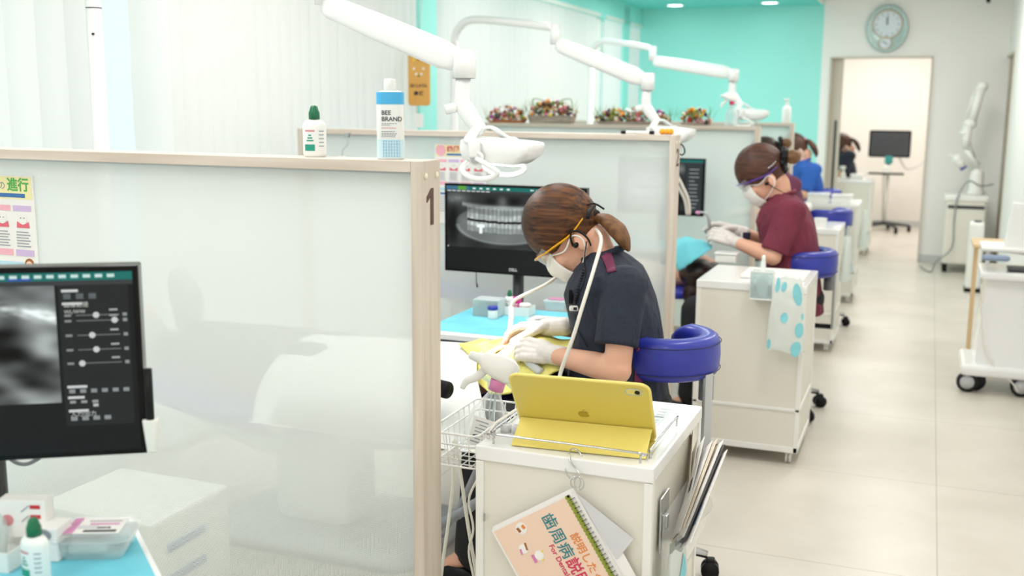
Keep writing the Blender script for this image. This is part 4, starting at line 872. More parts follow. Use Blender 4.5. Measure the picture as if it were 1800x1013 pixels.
# ---------------------------------------------------------------- bracket table with cyan paper in the working cubicle
def table(c, sx, sy, label, dz=.10):
    t = thing('bracket_table', label, 'table', (c[0] + sx / 2, c[1] + sy / 2, 0)); x, y, z = c
    MB().box((x + sx / 2, y + sy / 2, z - .006), (sx, sy, .014), 'white_gloss', .004).box((x + sx / 2, y + sy / 2, z - .020), (sx - .004, sy - .004, .016), 'light_grey', .003).build('table_top', t)
    MB().box((x + sx / 2, y + sy / 2, z + .0018), (sx - .012, sy - .012, .0016), 'tray_cyan').build('paper_liner', t)
    MB().box((x + sx / 2, y + sy / 2, z - dz / 2 - .028), (sx - .02, sy - .02, dz), 'dark_grey', .006).build('drawer_housing', t)
    MB().box((x + sx / 2, y + .0095, z - dz / 2 - .028), (sx - .06, .006, dz - .03), 'black', .002).build('drawer', t)
    MB().tube([(x + sx * .5, y + sy * .6, z - dz - .03), (x + sx * .5, y + sy * .6, .05)], .03, 'light_grey', 16).build('pedestal', t)
    MB().lathe([(.14, 0), (.14, .03), (.05, .05), (.03, .055)], 'light_grey', (x + sx * .5, y + sy * .6, 0), 24).build('foot', t)
    return t
a = P(811, 549, 3.62); TZ = a.z
e = PZ(870, 592, TZ); table((a.x, e.y, TZ), .60, .50, 'bracket table with cyan paper liner behind the patient'); TZ += .0026
tx0, ty0 = a.x, e.y
def on(px, py): return PZ(px, py, TZ)
a = on(851, 558); t = thing('acrylic_case', 'clear smoky case of instruments on left of cyan tray', 'case', tuple(a)); W_ = on(877, 555).x - on(826, 555).x
b = MB(Matrix.Translation(a + V((0, .05, 0)))); hh = .062
for d_, s_ in (((0, -.04, hh / 2), (W_, .003, hh)), ((0, .04, hh / 2), (W_, .003, hh)), ((-W_ / 2, 0, hh / 2), (.003, .08, hh)), ((W_ / 2, 0, hh / 2), (.003, .08, hh)), ((0, 0, hh), (W_, .08, .003))): b.box(d_, s_, 'clear_tint')
b.build('case_shell', t); b = MB(Matrix.Translation(a + V((0, .05, 0)))); b.box((0, 0, .02), (W_ - .01, .06, .036), 'grey', .003)
for k in range(5): b.box((-.045 + k * .018, 0, .044), (.01, .05, .012), ('beech', 'grey', 'dark_grey', 'beech', 'steel')[k], .002)
b.build('instrument_block', t)
a = on(864, 561); t = thing('paste_jar', 'round white jar with blue screw lid on cyan tray', 'jar', tuple(a)); M = Matrix.Translation(a + V((0, .012, 0)))
MB(M).lathe([(.017, 0), (.0185, .002), (.0185, .032), (.017, .034)], 'white', seg=22).build('jar', t); MB(M).lathe([(.0195, .033), (.0195, .044), (.018, .046), (.001, .0465)], 'blue_leather', seg=22).build('lid', t)
a = on(878, 553); e = on(950, 548); t = thing('organiser_box', 'long open white organiser on cyan tray', 'box', tuple(a)); w_ = .13
o_ = V(((a.x + e.x) / 2, a.y + .03, TZ)); w_ = e.x - a.x - .006
def openbox(M, sx, sy, sz, m, th=.002):
    b = MB(M)
    for d_, s_ in (((0, 0, .002), (sx, sy, .003)), ((0, -sy / 2, sz / 2), (sx, th, sz)), ((0, sy / 2, sz / 2), (sx, th, sz)), ((-sx / 2, 0, sz / 2), (th, sy, sz)), ((sx / 2, 0, sz / 2), (th, sy, sz))): b.box(d_, s_, m, .0006, seg=1)
    return b
openbox(Matrix.Translation(o_), w_, .07, .034, 'white').build('box_shell', t)
drop_bottle('dropper_bottle', (o_.x - w_ * .28, o_.y, TZ + .004), .9, 'small white bottle with green cap standing in the white organiser')
t = thing('small_carton', 'magenta carton standing in white organiser behind the patient', 'box', tuple(o_ + V((0, 0, .004)))); MB(Matrix.Translation(o_ + V((-.008, .006, .034)))).box((0, 0, 0), (.036, .022, .062), 'magenta', .001).box((0, -.0113, .005), (.022, .0006, .003), 'paper').box((0, -.0113, -.002), (.018, .0006, .002), 'paper').build('carton', t)
t = thing('cotton_pot', 'pale round pot lying in the white organiser', 'pot', tuple(o_ + V((w_ * .28, 0, .004)))); MB(Matrix.Translation(o_ + V((w_ * .26, 0, .004)))).lathe([(.02, 0), (.022, .03), (.024, .032), (.02, .04), (.004, .043)], 'paper', seg=18, cap=False).build('pot', t)
a = on(968, 547); t = thing('lidded_tub', 'translucent plastic tub with pink-edged lid right of the organiser', 'tub', tuple(a)); M = Matrix.Translation(a + V((.012, .035, 0)))
MB(M).loft([[(x * k, y * k, z) for x, y in rrect(.09, .065, .012)] for z, k in ((0, .85), (.032, 1), (.034, 1.05), (.038, 1.05), (.04, .9))], 'clear_tint').build('tub', t); MB(M).box((0, 0, .043), (.06, .04, .003), 'pink', .001).build('lid_label', t)
a = on(965, 567); t = thing('instrument_tray', 'shallow white tray of steel instruments beside her glove', 'tray', tuple(a)); M = Matrix.Translation(a + V((.02, .01, 0)))
MB(M).loft([[(x * k, y * k, z) for x, y in rrect(.20, .10, .018)] for z, k in ((0, .92), (.008, 1), (.010, 1), (.004, .9), (.0035, .01))], 'white_gloss', cap=False).build('tray_dish', t)
for k in range(4): tag(MB(M).tube([(-.07 + .006 * k, -.02 + k * .013, .008), (.0, -.015 + k * .012, .011), (.05 + .008 * k, -.02 + k * .014, .009)], [.002, .0032, .0012], 'steel', 7, sub=3).build('dental_instrument'), 'steel dental instrument lying in the shallow white tray', 'instrument', 'steel instruments in the tray')
# ---------------------------------------------------------------- near-left table with bottle and box
pr_ = PZ(285, 1013, .75); pc = PZ(230, 905, .75)
t = thing('bracket_table', 'cyan-lined bracket table at lower left below the large monitor', 'table', (-1.3, 1.1, 0)); ed = (pc - pr_).normalized(); 
ang = math.atan2(ed.y, ed.x); nrm = V((-ed.y, ed.x, 0)); L2_ = .46
c4_ = [pc, pr_ - ed * .2, pr_ - ed * .2 + nrm * .5, pc + nrm * .5]
def poly(z0, z1, m, k=1.0):
    cc = sum(c4_, V()) / 4; vs = [cc + (p - cc) * k for p in c4_]; b = MB(); b.add([V((p.x, p.y, z0)) for p in vs] + [V((p.x, p.y, z1)) for p in vs], [(3, 2, 1, 0), (4, 5, 6, 7)] + [(i, (i + 1) % 4, (i + 1) % 4 + 4, i + 4) for i in range(4)], m, False); return b
if nrm.x > 0: c4_ = [pc, pc - nrm * .5, pr_ - ed * .2 - nrm * .5, pr_ - ed * .2]
poly(.70, .748, 'white_gloss').build('table_top', t); poly(.7485, .7502, 'tray_cyan', .965).build('paper_liner', t); poly(.62, .699, 'light_grey', .93).build('drawer_housing', t)
cc = sum(c4_, V()) / 4; MB().tube([(cc.x, cc.y, 0), (cc.x, cc.y, .63)], .035, 'light_grey', 16).build('pedestal', t)
T0 = .7503
a = PZ(68, 1001, T0); a = PZ(66, 1022, T0); drop_bottle('dropper_bottle', tuple(a), 1.02, 'small white bottle with green cap on the near-left cyan table')
a = PZ(172, 968, T0); t = thing('wipe_tub', 'clear plastic tub with pink and white labelled lid on near-left table', 'tub', tuple(a)); M = Matrix.Translation(a) @ Matrix.Rotation(math.radians(25), 4, 'Z')
MB(M).loft([[(x * k, y * k, z) for x, y in rrect(.115, .085, .016)] for z, k in ((0, .82), (.030, 1))], 'clear_tint').build('tub', t)
MB(M).loft([[(x * k, y * k, z) for x, y in rrect(.125, .095, .018)] for z, k in ((.030, .96), (.032, 1), (.036, 1), (.040, .88))], 'clear').build('lid', t)
MB(M).box((-.01, -.005, .012), (.06, .04, .02), 'paper', .006).build('folded_gauze', t)
b = MB(M); b.box((.002, .0, .0412), (.082, .062, .0008), 'paper'); b.box((-.034, 0, .0418), (.014, .062, .0006), 'pink'); b.box((.012, -.022, .0418), (.05, .008, .0006), 'dark_grey'); b.box((.012, .006, .0418), (.045, .006, .0006), 'pink')
b.box((.01, .018, .0418), (.05, .003, .0006), 'label_grey'); b.box((-.01, -.006, .0418), (.03, .012, .0006), 'paper_grey')
b.text('歯科用', .007, 'ink', Matrix.Translation((.015, -.010, .0421)), .0001, bold=.0002); b.build('lid_label', t)
a = PZ(20, 985, T0); t = thing('organiser_box', 'white organiser box at the lower left frame edge', 'box', tuple(a)); openbox(Matrix.Translation(a + V((-.03, .0, 0))) @ Matrix.Rotation(math.radians(12), 4, 'Z'), .11, .10, .032, 'white').build('box_shell', t)
oc = a
t = thing('product_carton', 'white carton with red marks standing in near organiser', 'box', tuple(oc)); M = Matrix.Translation(oc + V((.0, .035, .06))) @ Matrix.Rotation(math.radians(20), 4, 'Z')
MB(M).box((0, 0, 0), (.075, .03, .06), 'paper', .001).build('carton', t); b = MB(M)
for z_ in (.02, .004): b.box((.022, -.0156, z_), (.016, .0006, .006), 'red')
for k in range(2): b.tube([(.0, -.016, .012 - k * .016), (.012, -.016, .022 - k * .016)], .0006, 'grey', 5)
b.prism([(x - .022, y - .002) for x, y in disc(.009)], .0008, 'label_red', plane_m((0, -.0156, 0), FX, UZ)); b.build('print', t)
t = thing('cup_dispenser', 'clear rounded cup in the organiser at lower left', 'cup', tuple(oc)); MB(Matrix.Translation(oc + V((-.035, .0, .005)))).lathe([(.018, 0), (.024, .04), (.022, .055), (.012, .064), (.001, .066)], 'clear_tint', seg=20).build('cup', t)
t = thing('tissue_box', 'small white dispenser carton with oval opening beside green-capped bottle', 'box', tuple(oc + V((.045, .03, 0)))); M = Matrix.Translation(oc + V((.045, .035, .028))) @ Matrix.Rotation(math.radians(15), 4, 'Z')
MB(M).box((0, 0, 0), (.05, .045, .055), 'paper', .002).build('carton', t); MB(M).prism([(x * 1.6, y) for x, y in disc(.01)], .001, 'grey', plane_m((0, -.023, .016), FX, UZ)).build('opening', t)
MB_c = thing('monitor_cable', 'grey looped cable hanging under the large left monitor', 'cable', (-1.33, 1.25, .88))
MB().tube([P(15, 800, 1.28), P(25, 812, 1.28), P(48, 816, 1.29), P(75, 802, 1.3)], .0035, 'grey', 8, sub=5).build('cable', MB_c)
# ---------------------------------------------------------------- operating lamps
def dental_lamp(y, label, lit=False, dx=0.0, base=(-2.53, .3), lx=0, lz=0):
    t = thing('operating_lamp', label, 'lamp', (base[0] + dx, y + base[1], 0)); bx_, by_ = base
    Yc = lambda x, yy, z: V((x + dx, y + yy, z))
    # pole, goose neck, arm, knuckle, yoke, head
    MB().tube([Yc(bx_, by_, .03), Yc(bx_, by_, 1.8)], .024, 'white_gloss', 16).build('pole', t)
    MB().lathe([(.13, 0), (.13, .025), (.05, .05)], 'light_grey', tuple(Yc(bx_, by_, 0)), 26).build('floor_plate', t)
    MB().tube([Yc(bx_, by_, 1.66), Yc(bx_, by_, 1.81), Yc(bx_ * .92 - .15, by_ * .92, 1.885), Yc(bx_ * .78 - .4, by_ * .78, 1.912), Yc(bx_ * .3 - 1.28, by_ * .3, 1.875), Yc(-1.84, 0, 1.845)], .021, 'white_gloss', 14, sub=6).build('swing_arm', t)
    MB().tube([Yc(bx_, by_, 1.742), Yc(bx_, by_, 1.739)], .0245, 'dark_grey', 18).box(Yc(bx_ + .012, by_ - .022, 1.66), (.006, .006, .006), 'black').build('joint_line', t)
    b = MB(); b.tube([Yc(-1.825, 0, 1.86), Yc(-1.825, 0, 1.76)], .026, 'white_gloss', 16); b.build('elbow_joint', t)
    a_ = Yc(-1.815, 0, 1.76); Yc = lambda x, yy, z: V((x + dx + lx, y + yy, z + lz)); e_ = Yc(-1.37, 0, 1.588); d = (e_ - a_).normalized(); n_ = V((-d.z, 0, d.x)); s_ = V((0, 1, 0))
    def sec(p, hz, hy): return [p + n_ * (hz * math.copysign(abs(math.sin(q)) ** .7, math.sin(q))) + s_ * (hy * math.copysign(abs(math.cos(q)) ** .7, math.cos(q))) for q in [2 * PI * i / 20 for i in range(20)]]
    MB().loft([sec(a_, .026, .022), sec(a_ + d * .02, .036, .03), sec(a_ + d * .2, .042, .034), sec(e_ - d * .04, .044, .034), sec(e_, .036, .03), sec(e_ + d * .02, .03, .026)], 'white_gloss').build('spring_arm', t)
    b = MB(); b.tube([Yc(-1.335, 0, 1.615), Yc(-1.335, 0, 1.53)], .035, 'white_gloss', 20); b.build('knuckle', t)
    MB().tube([Yc(-1.335, 0, 1.532), Yc(-1.335, 0, 1.529)], .0335, 'grey', 20).build('joint_ring', t)
    b = MB(); b.tube([Yc(-1.338, 0, 1.53), Yc(-1.34, 0, 1.46), Yc(-1.325, 0, 1.43), Yc(-1.29, -.0, 1.385), Yc(-1.275, 0, 1.37)], [.023, .025, .028, .022, .02], 'white_gloss', 14, sub=3)
    b.tube([Yc(-1.35, -.01, 1.445), Yc(-1.385, -.03, 1.435)], .015, 'white_gloss', 12); b.build('wrist_joint', t)
    # yoke: band from the wrist round both sides of the head
    H0 = Yc(-1.195, 0, 1.325); R_ = Euler((0, math.radians(4), math.radians(0))).to_matrix()
    b = MB()
    for sg in (-1, 1):
        top = Yc(-1.283, 0, 1.378); side = H0 + V((-.055, sg * .095, -.028))
        bw = -.006 if sg < 0 else .045
        pts = [top, top + V((.01 + bw * .3, sg * .04, .004)), V((top.x + .01 + bw, y + sg * .085, top.z - .028)), V((side.x + bw * .9, y + sg * .108, side.z + .045)), V((side.x + bw * .3, y + sg * .108, side.z))]
        b.tube(pts, [.012, .016, .020, .020, .018], 'white_gloss', 12, sub=5, flat=.35)
    b.build('yoke', t)
    b = MB(); b.tube([H0 + V((-.055, -.108, -.03)), H0 + V((-.055, -.086, -.03))], .022, 'white_gloss', 20); b.tube([H0 + V((-.055, -.110, -.03)), H0 + V((-.055, -.107, -.03))], .017, 'light_grey', 20); b.build('pivot_cap', t); b = MB(); b.tube([H0 + V((-.055, .108, -.03)), H0 + V((-.055, .086, -.03))], .022, 'white_gloss', 20); b.build('pivot_cap', t)
    Mh = Matrix.Translation(H0) @ R_.to_4x4()
    def hs(z, sx, sy, off=0): return [(off - .012 + x * sx, y_ * sy, z) for x, y_ in rrect(.225, .17, .024, 6)]
    b = MB(Mh); b.loft([hs(.024, .7, .7, .01), hs(.021, .93, .9, .005), hs(.012, 1, 1), hs(-.016, .985, .98, -.003), hs(-.042, .80, .88, -.014), hs(-.048, .7, .78, -.014)], 'white_gloss'); b.build('lamp_head', t)
    b = MB(Mh); b.box((.085, -.052, .008), (.02, .001, .005), 'dark_grey'); b.build('maker_mark', t) 
    b = MB(Mh); b.prism([(x - .012, y_) for x, y_ in rrect(.12, .11, .03, 5)], .002, 'lamp_emit' if lit else 'clear_tint', Matrix.Translation((0, 0, -.0525))); b.build('lens', t)
    for sg in (-1, 1):
        b = MB()
        c = H0 + V((0, sg * .085, -.03)); b.tube([c + V((-.055, sg * .02, 0)), c + V((-.01, sg * .03, -.02)), c + V((.018, sg * .028, -.042)), c + V((-.02, sg * .022, -.060)), c + V((-.075, sg * .012, -.058)), c + V((-.11, 0, -.036)), c + V((-.10, -sg * .02, -.012))], .008, 'white_gloss', 10, sub=6)
        b.build('handle', t)
    if lit:
        l = bpy.data.lights.new('lamp_beam', 'SPOT'); l.energy = 110; l.spot_size = math.radians(17); l.spot_blend = .35; l.shadow_soft_size = .05; l.color = (1, .98, .95)
        o = bpy.data.objects.new('lamp_beam', l); COL.objects.link(o); p = H0 + V((-.012, 0, -.062)); o.location = p
        tgt = V((-1.17, 2.99, .72)); o.rotation_euler = (tgt - p).to_track_quat('-Z', 'Y').to_euler()
    return t
l1 = dental_lamp(3.0, 'white operating lamp lit above the navy hygienist\'s patient', True, base=(-2.472, -.30))
l2 = dental_lamp(5.25, 'white operating lamp hanging beyond the number 2 post, behind the flower planters')
t = dental_lamp(7.3, 'farthest white operating lamp, before the turquoise wall', dx=.0, base=(-2.36, .3), lx=.07, lz=.09)
# ---------------------------------------------------------------- far items
c = P(1560, 50, 10.79); t = thing('wall_clock', 'large oval silver-green wall clock above the doorway', 'clock', (c.x, BY, c.z)); M = plane_m((c.x, BY, c.z), FX, UZ); sx_, sy_ = .19, .222
MB(M).loft([[(x * k * sx_, y * k * sy_, z) for x, y in disc(1, 36)] for z, k in ((0, .94), (.02, 1), (.045, .98), (.055, .9), (.05, .86))], 'clock_glass', cap=True).build('case', t)
b = MB(M); b.prism([(x, y + .035) for x, y in disc(.125, 32)], .003, 'clock_face', Matrix.Translation((0, 0, .052)))
b.tube([V((.128 * math.cos(i * PI / 16), .035 + .128 * math.sin(i * PI / 16), .056)) for i in range(32)], .006, 'clock_gold', 6, closed=True)
for k in range(12): a = k * PI / 6; b.box((.1 * math.sin(a), .035 + .1 * math.cos(a), .0565), (.009, .016, .002), 'grey', 0, -a)
b.build('dial', t)
b = MB(M); b.box((-.001, .07, .06), (.007, .085, .002), 'dark_grey'); b.box((-.004, .06, .0615), (.009, .055, .002), 'dark_grey', 0, .05); b.build('hands', t)
b = MB(M @ Matrix.Translation((-.01, -.135, .055))); b.tube([V((.058 * math.cos(i * PI / 12), .055 * math.sin(i * PI / 12), 0)) for i in range(24)], .005, 'clock_gold', 6, closed=True); b.prism(disc(.05, 24), .002, 'clock_face'); b.box((0, 0, .004), (.06, .01, .002), 'grey', 0, -.6); b.build('pendulum_window', t)
b = MB(M)
for k in range(10): a = 2 * PI * k / 10 + .3; b.ell((.165 * math.cos(a), .185 * math.sin(a), .055), (.006, .006, .004), 'white', 8)
b.build('studs', t)
c = P(1737, 4, 10.75); t = thing('ceiling_camera', 'tiny black ceiling camera above the far right corner', 'camera', (c.x, BY, c.z + .06)); MB().tube([(c.x, 10.78, c.z + .05), (c.x, 10.74, c.z + .05)], .008, 'white', 8).build('mount', t); MB().tube([(c.x - .01, 10.74, c.z + .055), (c.x, 10.66, c.z)], .018, 'black', 12).build('camera_body', t)
# display on stand in back room
a = P(1526, 276, 13.3); e = P(1603, 230, 13.3); cx_ = (a.x + e.x) / 2; t = thing('display_stand', 'black display on a white wheeled stand in the room beyond the doorway', 'display', (cx_, 13.3, 0))
M = plane_m((cx_, 13.3, (a.z + e.z) / 2), FX, UZ); w_, h_ = e.x - a.x, e.z - a.z
MB(M).prism(rrect(w_, h_, .02), .04, 'black_gloss', Matrix.Translation((0, 0, -.04))).build('screen', t)
MB(M).box((0, 0, .001), (w_ - .04, h_ - .04, .002), 'dark_grey').build('screen_panel', t)
zt = a.z; MB().box((cx_, 13.3, zt - .03), (.09, .05, .09), 'green_led', .01).box((cx_ - .01, 13.28, zt - .16), (.075, .04, .12), 'white', .01).build('handpiece_holder', t)
MB().box((cx_ - .02, 13.28, zt - .19), (.40, .14, .02), 'black', .006).build('tray', t)
MB().tube([(cx_, 13.35, .08), (cx_, 13.35, zt)], .024, 'white', 14).build('pole', t); MB().tube([(cx_ - .02, 13.3, .1), (cx_ - .05, 13.3, zt - .2)], .006, 'grey', 6).build('cable', t)
for k in range(5):
    an = 2 * PI * k / 5 + .2; q_ = V((cx_ + .28 * math.cos(an), 13.35 + .28 * math.sin(an), .05)); MB().tube([(cx_, 13.35, .10), q_ + V((0, 0, .02))], [.022, .014], 'dark_grey', 8).build('base_leg', t); MB().tube([q_ + V((-.02, 0, -.012)), q_ + V((.02, 0, -.012))], .036, 'black', 14).build('caster', t)
MB().tube([(cx_ + .1, 13.35, zt + .03), (cx_ + .2, 13.5, zt - .14), (cx_ + .35, 13.8, zt - .1), (cx_ + .42, 13.99, zt + .0)], .008, 'light_grey', 8, sub=6).build('power_cord', t)
# microscope robot on cabinet at the right wall
cx_, cy_ = .335, 10.35; t = thing('equipment_cabinet', 'pale grey cabinet on casters by the far right corner', 'cabinet', (cx_, cy_, 0)); ch = P(1710, 345, cy_).z
MB().box((cx_, cy_, (ch + .08) / 2), (.33, .40, ch - .08), 'cart_panel', .015).build('body', t); MB().box((cx_, cy_, ch - .01), (.36, .42, .05), 'white', .01).build('top', t); MB().box((cx_, cy_ - .202, ch - .085), (.30, .006, .03), 'dark_grey', .004).build('slot', t)
for sx_ in (-.14, .14):
    for sy_ in (-.14, .14): MB().tube([(cx_ + sx_ - .02, cy_ + sy_, .04), (cx_ + sx_ + .02, cy_ + sy_, .04)], .04, 'black', 14).build('caster', t)
t = thing('microscope_arm', 'white jointed microscope arm standing on the pale grey cabinet', 'microscope', (cx_, cy_, ch + .015)); z0 = ch + .015
q = lambda x, y: P(x, y, cy_)
b = MB(); b.lathe([(.075, 0), (.075, .02), (.06, .05), (.06, .17), (.05, .21), (.02, .23)], 'white', (q(1718, 300).x, cy_, z0), 20); b.build('base_column', t)
b = MB(); b.tube([q(1725, 152), q(1708, 218)], [.042, .036], 'white', 14); b.ell(q(1727, 152), (.05, .05, .045), 'white', 14); b.ell(q(1705, 218), (.058, .05, .05), 'white', 14); b.tube([q(1712, 160), q(1698, 210)], .01, 'white', 8); b.build('upper_arm', t)
b = MB(); b.tube([q(1700, 222), q(1698, 262)], [.045, .032], 'white', 14); b.ell(q(1696, 234), (.05, .045, .035), 'white', 12); b.tube([q(1697, 262), q(1720, 292)], .024, 'white', 10); b.tube([q(1699, 240), q(1712, 280)], .02, 'light_grey', 10); b.build('lower_arm', t)
b = MB(); b.ell(q(1683, 280), (.045, .045, .045), 'white', 14); b.tube([q(1683, 280), q(1693, 294)], [.042, .03], 'white', 14); b.tube([q(1685, 276), q(1666, 274)], [.014, .01], 'white', 8); b.tube([q(1691, 292), q(1695, 297)], .03, 'blue_leather', 12); b.build('optics_head', t)
b = MB(); b.tube([q(1745, 323) + V((0, -.1, 0)), q(1722, 325) + V((0, -.15, 0)), q(1700, 322) + V((0, -.22, .03)), q(1682, 345) + V((0, -.24, 0)), q(1676, 385) + V((0, -.24, 0)), q(1672, 430) + V((0, -.25, 0)), V((.12, 10.07, .10)), V((.09, 10.08, .012)), V((.03, 10.2, .012)), V((-.01, 10.45, .012))], .007, 'grey', 8, sub=5)
tag(b.build('power_cable'), 'grey cable trailing down the grey cabinet to the floor', 'cable')
# slim white tower and beech side table beyond the big cart
a = PZ(1706, 514, 0); t = thing('slim_tower', 'slim white upright unit with black foot by the right wall', 'unit', (a.x, a.y, 0)); h_ = P(1722, 392, a.y).z
a.x -= .04; MB().box((a.x + .05, a.y + .08, h_ / 2 + .01), (.11, .16, h_ - .02), 'white', .02).build('body', t); MB().box((a.x + .05, a.y + .08, .015), (.12, .17, .03), 'black', .004).build('foot', t); MB().tube([(a.x + .055, a.y + .06, h_), (a.x + .055, a.y + .06, h_ + .012)], .03, 'dark_grey', 14).build('top_cap', t)
t = thing('beech_table', 'small beech-topped table behind the white scanner cart', 'table', (.42, 6.6, 0)); zt = P(1760, 430, 6.6).z
MB().box((.43, 6.62, zt), (.33, .34, .022), 'beech', .004).build('table_top', t)
for sx_ in (.29, .57):
    for sy_ in (6.48, 6.76): MB().box((sx_, sy_, zt / 2), (.013, .013, zt - .022), 'beech', .002).build('leg', t)
# white scanner cart
def mp(x, y, Y=5.84): return P(x, y, Y)
t = thing('scanner_cart', 'white wheeled scanner cart with tilted screen at right edge', 'cart', (.44, 6.0, 0))
x0, x1 = .262, .59; zb = .105; zt = mp(1730, 490).z
b = MB(); b.loft([[(x, y, z) for x, y in ((xa, 5.84 + ya), (x1, 5.84 + ya), (x1, 6.18), (xa, 6.18))] for z, xa, ya in ((zb + .04, x0 + .03, .0), (zt - .05, x0 + .055, .03), (zt, x0 + .05, .02))], 'white_gloss', smooth=False); b.build('body', t)
MB().box(((x0 + x1) / 2 - .01, 6.0, zb + .015), (x1 - x0 + .05, .42, .06), 'white_gloss', .02).build('base', t)
for x in (.265, .52):
    b = MB(); b.tube([(x - .001, 5.82, .052), (x - .001, 5.85, .052)], .052, 'rubber', 22); b.tube([(x - .001, 5.816, .052), (x - .001, 5.82, .052)], .035, 'light_grey', 20); b.tube([(x + .04, 5.87, .052), (x + .04, 5.9, .052)], .052, 'rubber', 22); b.box((x + .02, 5.86, .085), (.05, .04, .04), 'white', .008); b.build('caster', t)
b = MB(); b.box(((x0 + x1) / 2 + .03, 5.98, zt + .02), (x1 - x0 + .02, .36, .04), 'white_gloss', .012); b.build('top_shelf', t)
MB().box((.35, 5.81, mp(1740, 452).z), (.13, .035, .03), 'slate_blue', .014).build('handle', t)
MB().box((.46, 5.9, zt + .052), (.1, .12, .015), 'dark_grey', .006).build('wand_cradle', t)
b = MB(); 
for x in (x0 + .06, x1 - .02): b.box((x, 6.0, zt + .08), (.02, .02, .16), 'white', .004)
b.box(((x0 + x1) / 2 + .02, 5.99, zt + .15), (x1 - x0 + .0, .3, .02), 'white', .006); b.build('gallery_rail', t)
b = MB(plane_m(mp(1800, 415, 5.9), (.93, .2, 0), (.12, .0, 1))); b.box((.02, .03, -.012), (.20, .26, .02), 'white_gloss', .006, -.12); b.build('screen_back', t)
b = MB(); b.tube([mp(1725, 500, 5.83), mp(1728, 600, 5.82), mp(1745, 640, 5.81), mp(1778, 672, 5.8), mp(1790, 690, 5.8)], .004, 'hose_cream', 8, sub=6); b.build('cable', t)
# ---------------------------------------------------------------- people
def hand(b, wr, fwd, back, side, m, inf=0.0, curl=.7, k=1.0, cuff=0.0, thumb_in=.2):
    x = V(fwd).normalized(); z = V(back); z = (z - x * z.dot(x)).normalized(); y = z.cross(x); wr = V(wr)
    offs = (.030, .010, -.010, -.028); lens = (.070, .078, .073, .056)
    for i in range(4):
        yy = offs[i] * side; kn = wr + (x * (.086 - .004 * abs(i - 1)) + y * yy) * k
        b.cap_(wr + (x * .008 + y * yy * .62) * k, .016 * k + inf, kn, .0118 * k + inf, m, 10)
        p = kn; a = curl * (.45 + .06 * i); L_ = lens[i] * k; r = .0095 * k + inf
        for j, fr in enumerate((.44, .31, .25)):
            d = x * math.cos(a) - z * math.sin(a); q = p + d * L_ * fr; b.cap_(p, r, q, r * .92, m, 10); p = q; r *= .92; a += curl * (.75 - .1 * j)
    p = wr + (x * .022 + y * side * .026 - z * .006) * k; d = (x * .75 + y * side * (.62 - thumb_in) - z * .45).normalized(); r = .0145 * k + inf
    for j, L_ in enumerate((.040, .032, .026)):
        q = p + d * L_ * k; b.cap_(p, r, q, r * .86, m, 10); p = q; r *= .85; d = (d + x * .28 - y * side * .12 - z * .1).normalized()
    if cuff: b.cap_(wr + x * .01, .027 * k + inf, wr - x * cuff, .0285 * k + inf, m, 16)
def oval(c, rx, ry, n=20, p=.85, tp=0): return [c + V((math.copysign(abs(math.cos(a)) ** p, math.cos(a)) * rx, math.copysign(abs(math.sin(a)) ** p, math.sin(a)) * ry * (1 - tp * max(0, -math.cos(a))), 0)) for a in [2 * PI * i / n for i in range(n)]]
SP1 = [(.49, .06, -.30, .19), (.56, .05, -.28, .20), (.64, .035, -.25, .185), (.71, .028, -.24, .162), (.77, .022, -.245, .16), (.84, .008, -.265, .172), (.89, -.006, -.28, .182), (.94, -.03, -.265, .187), (.975, -.05, -.248, .172), (1.005, -.085, -.222, .125), (1.028, -.115, -.205, .075)]
def interp(tab, a):
    a = a % 360
    for (a0, v0), (a1, v1) in zip(tab, tab[1:]):
        if a0 <= a <= a1: return v0 + (v1 - v0) * (a - a0) / (a1 - a0)
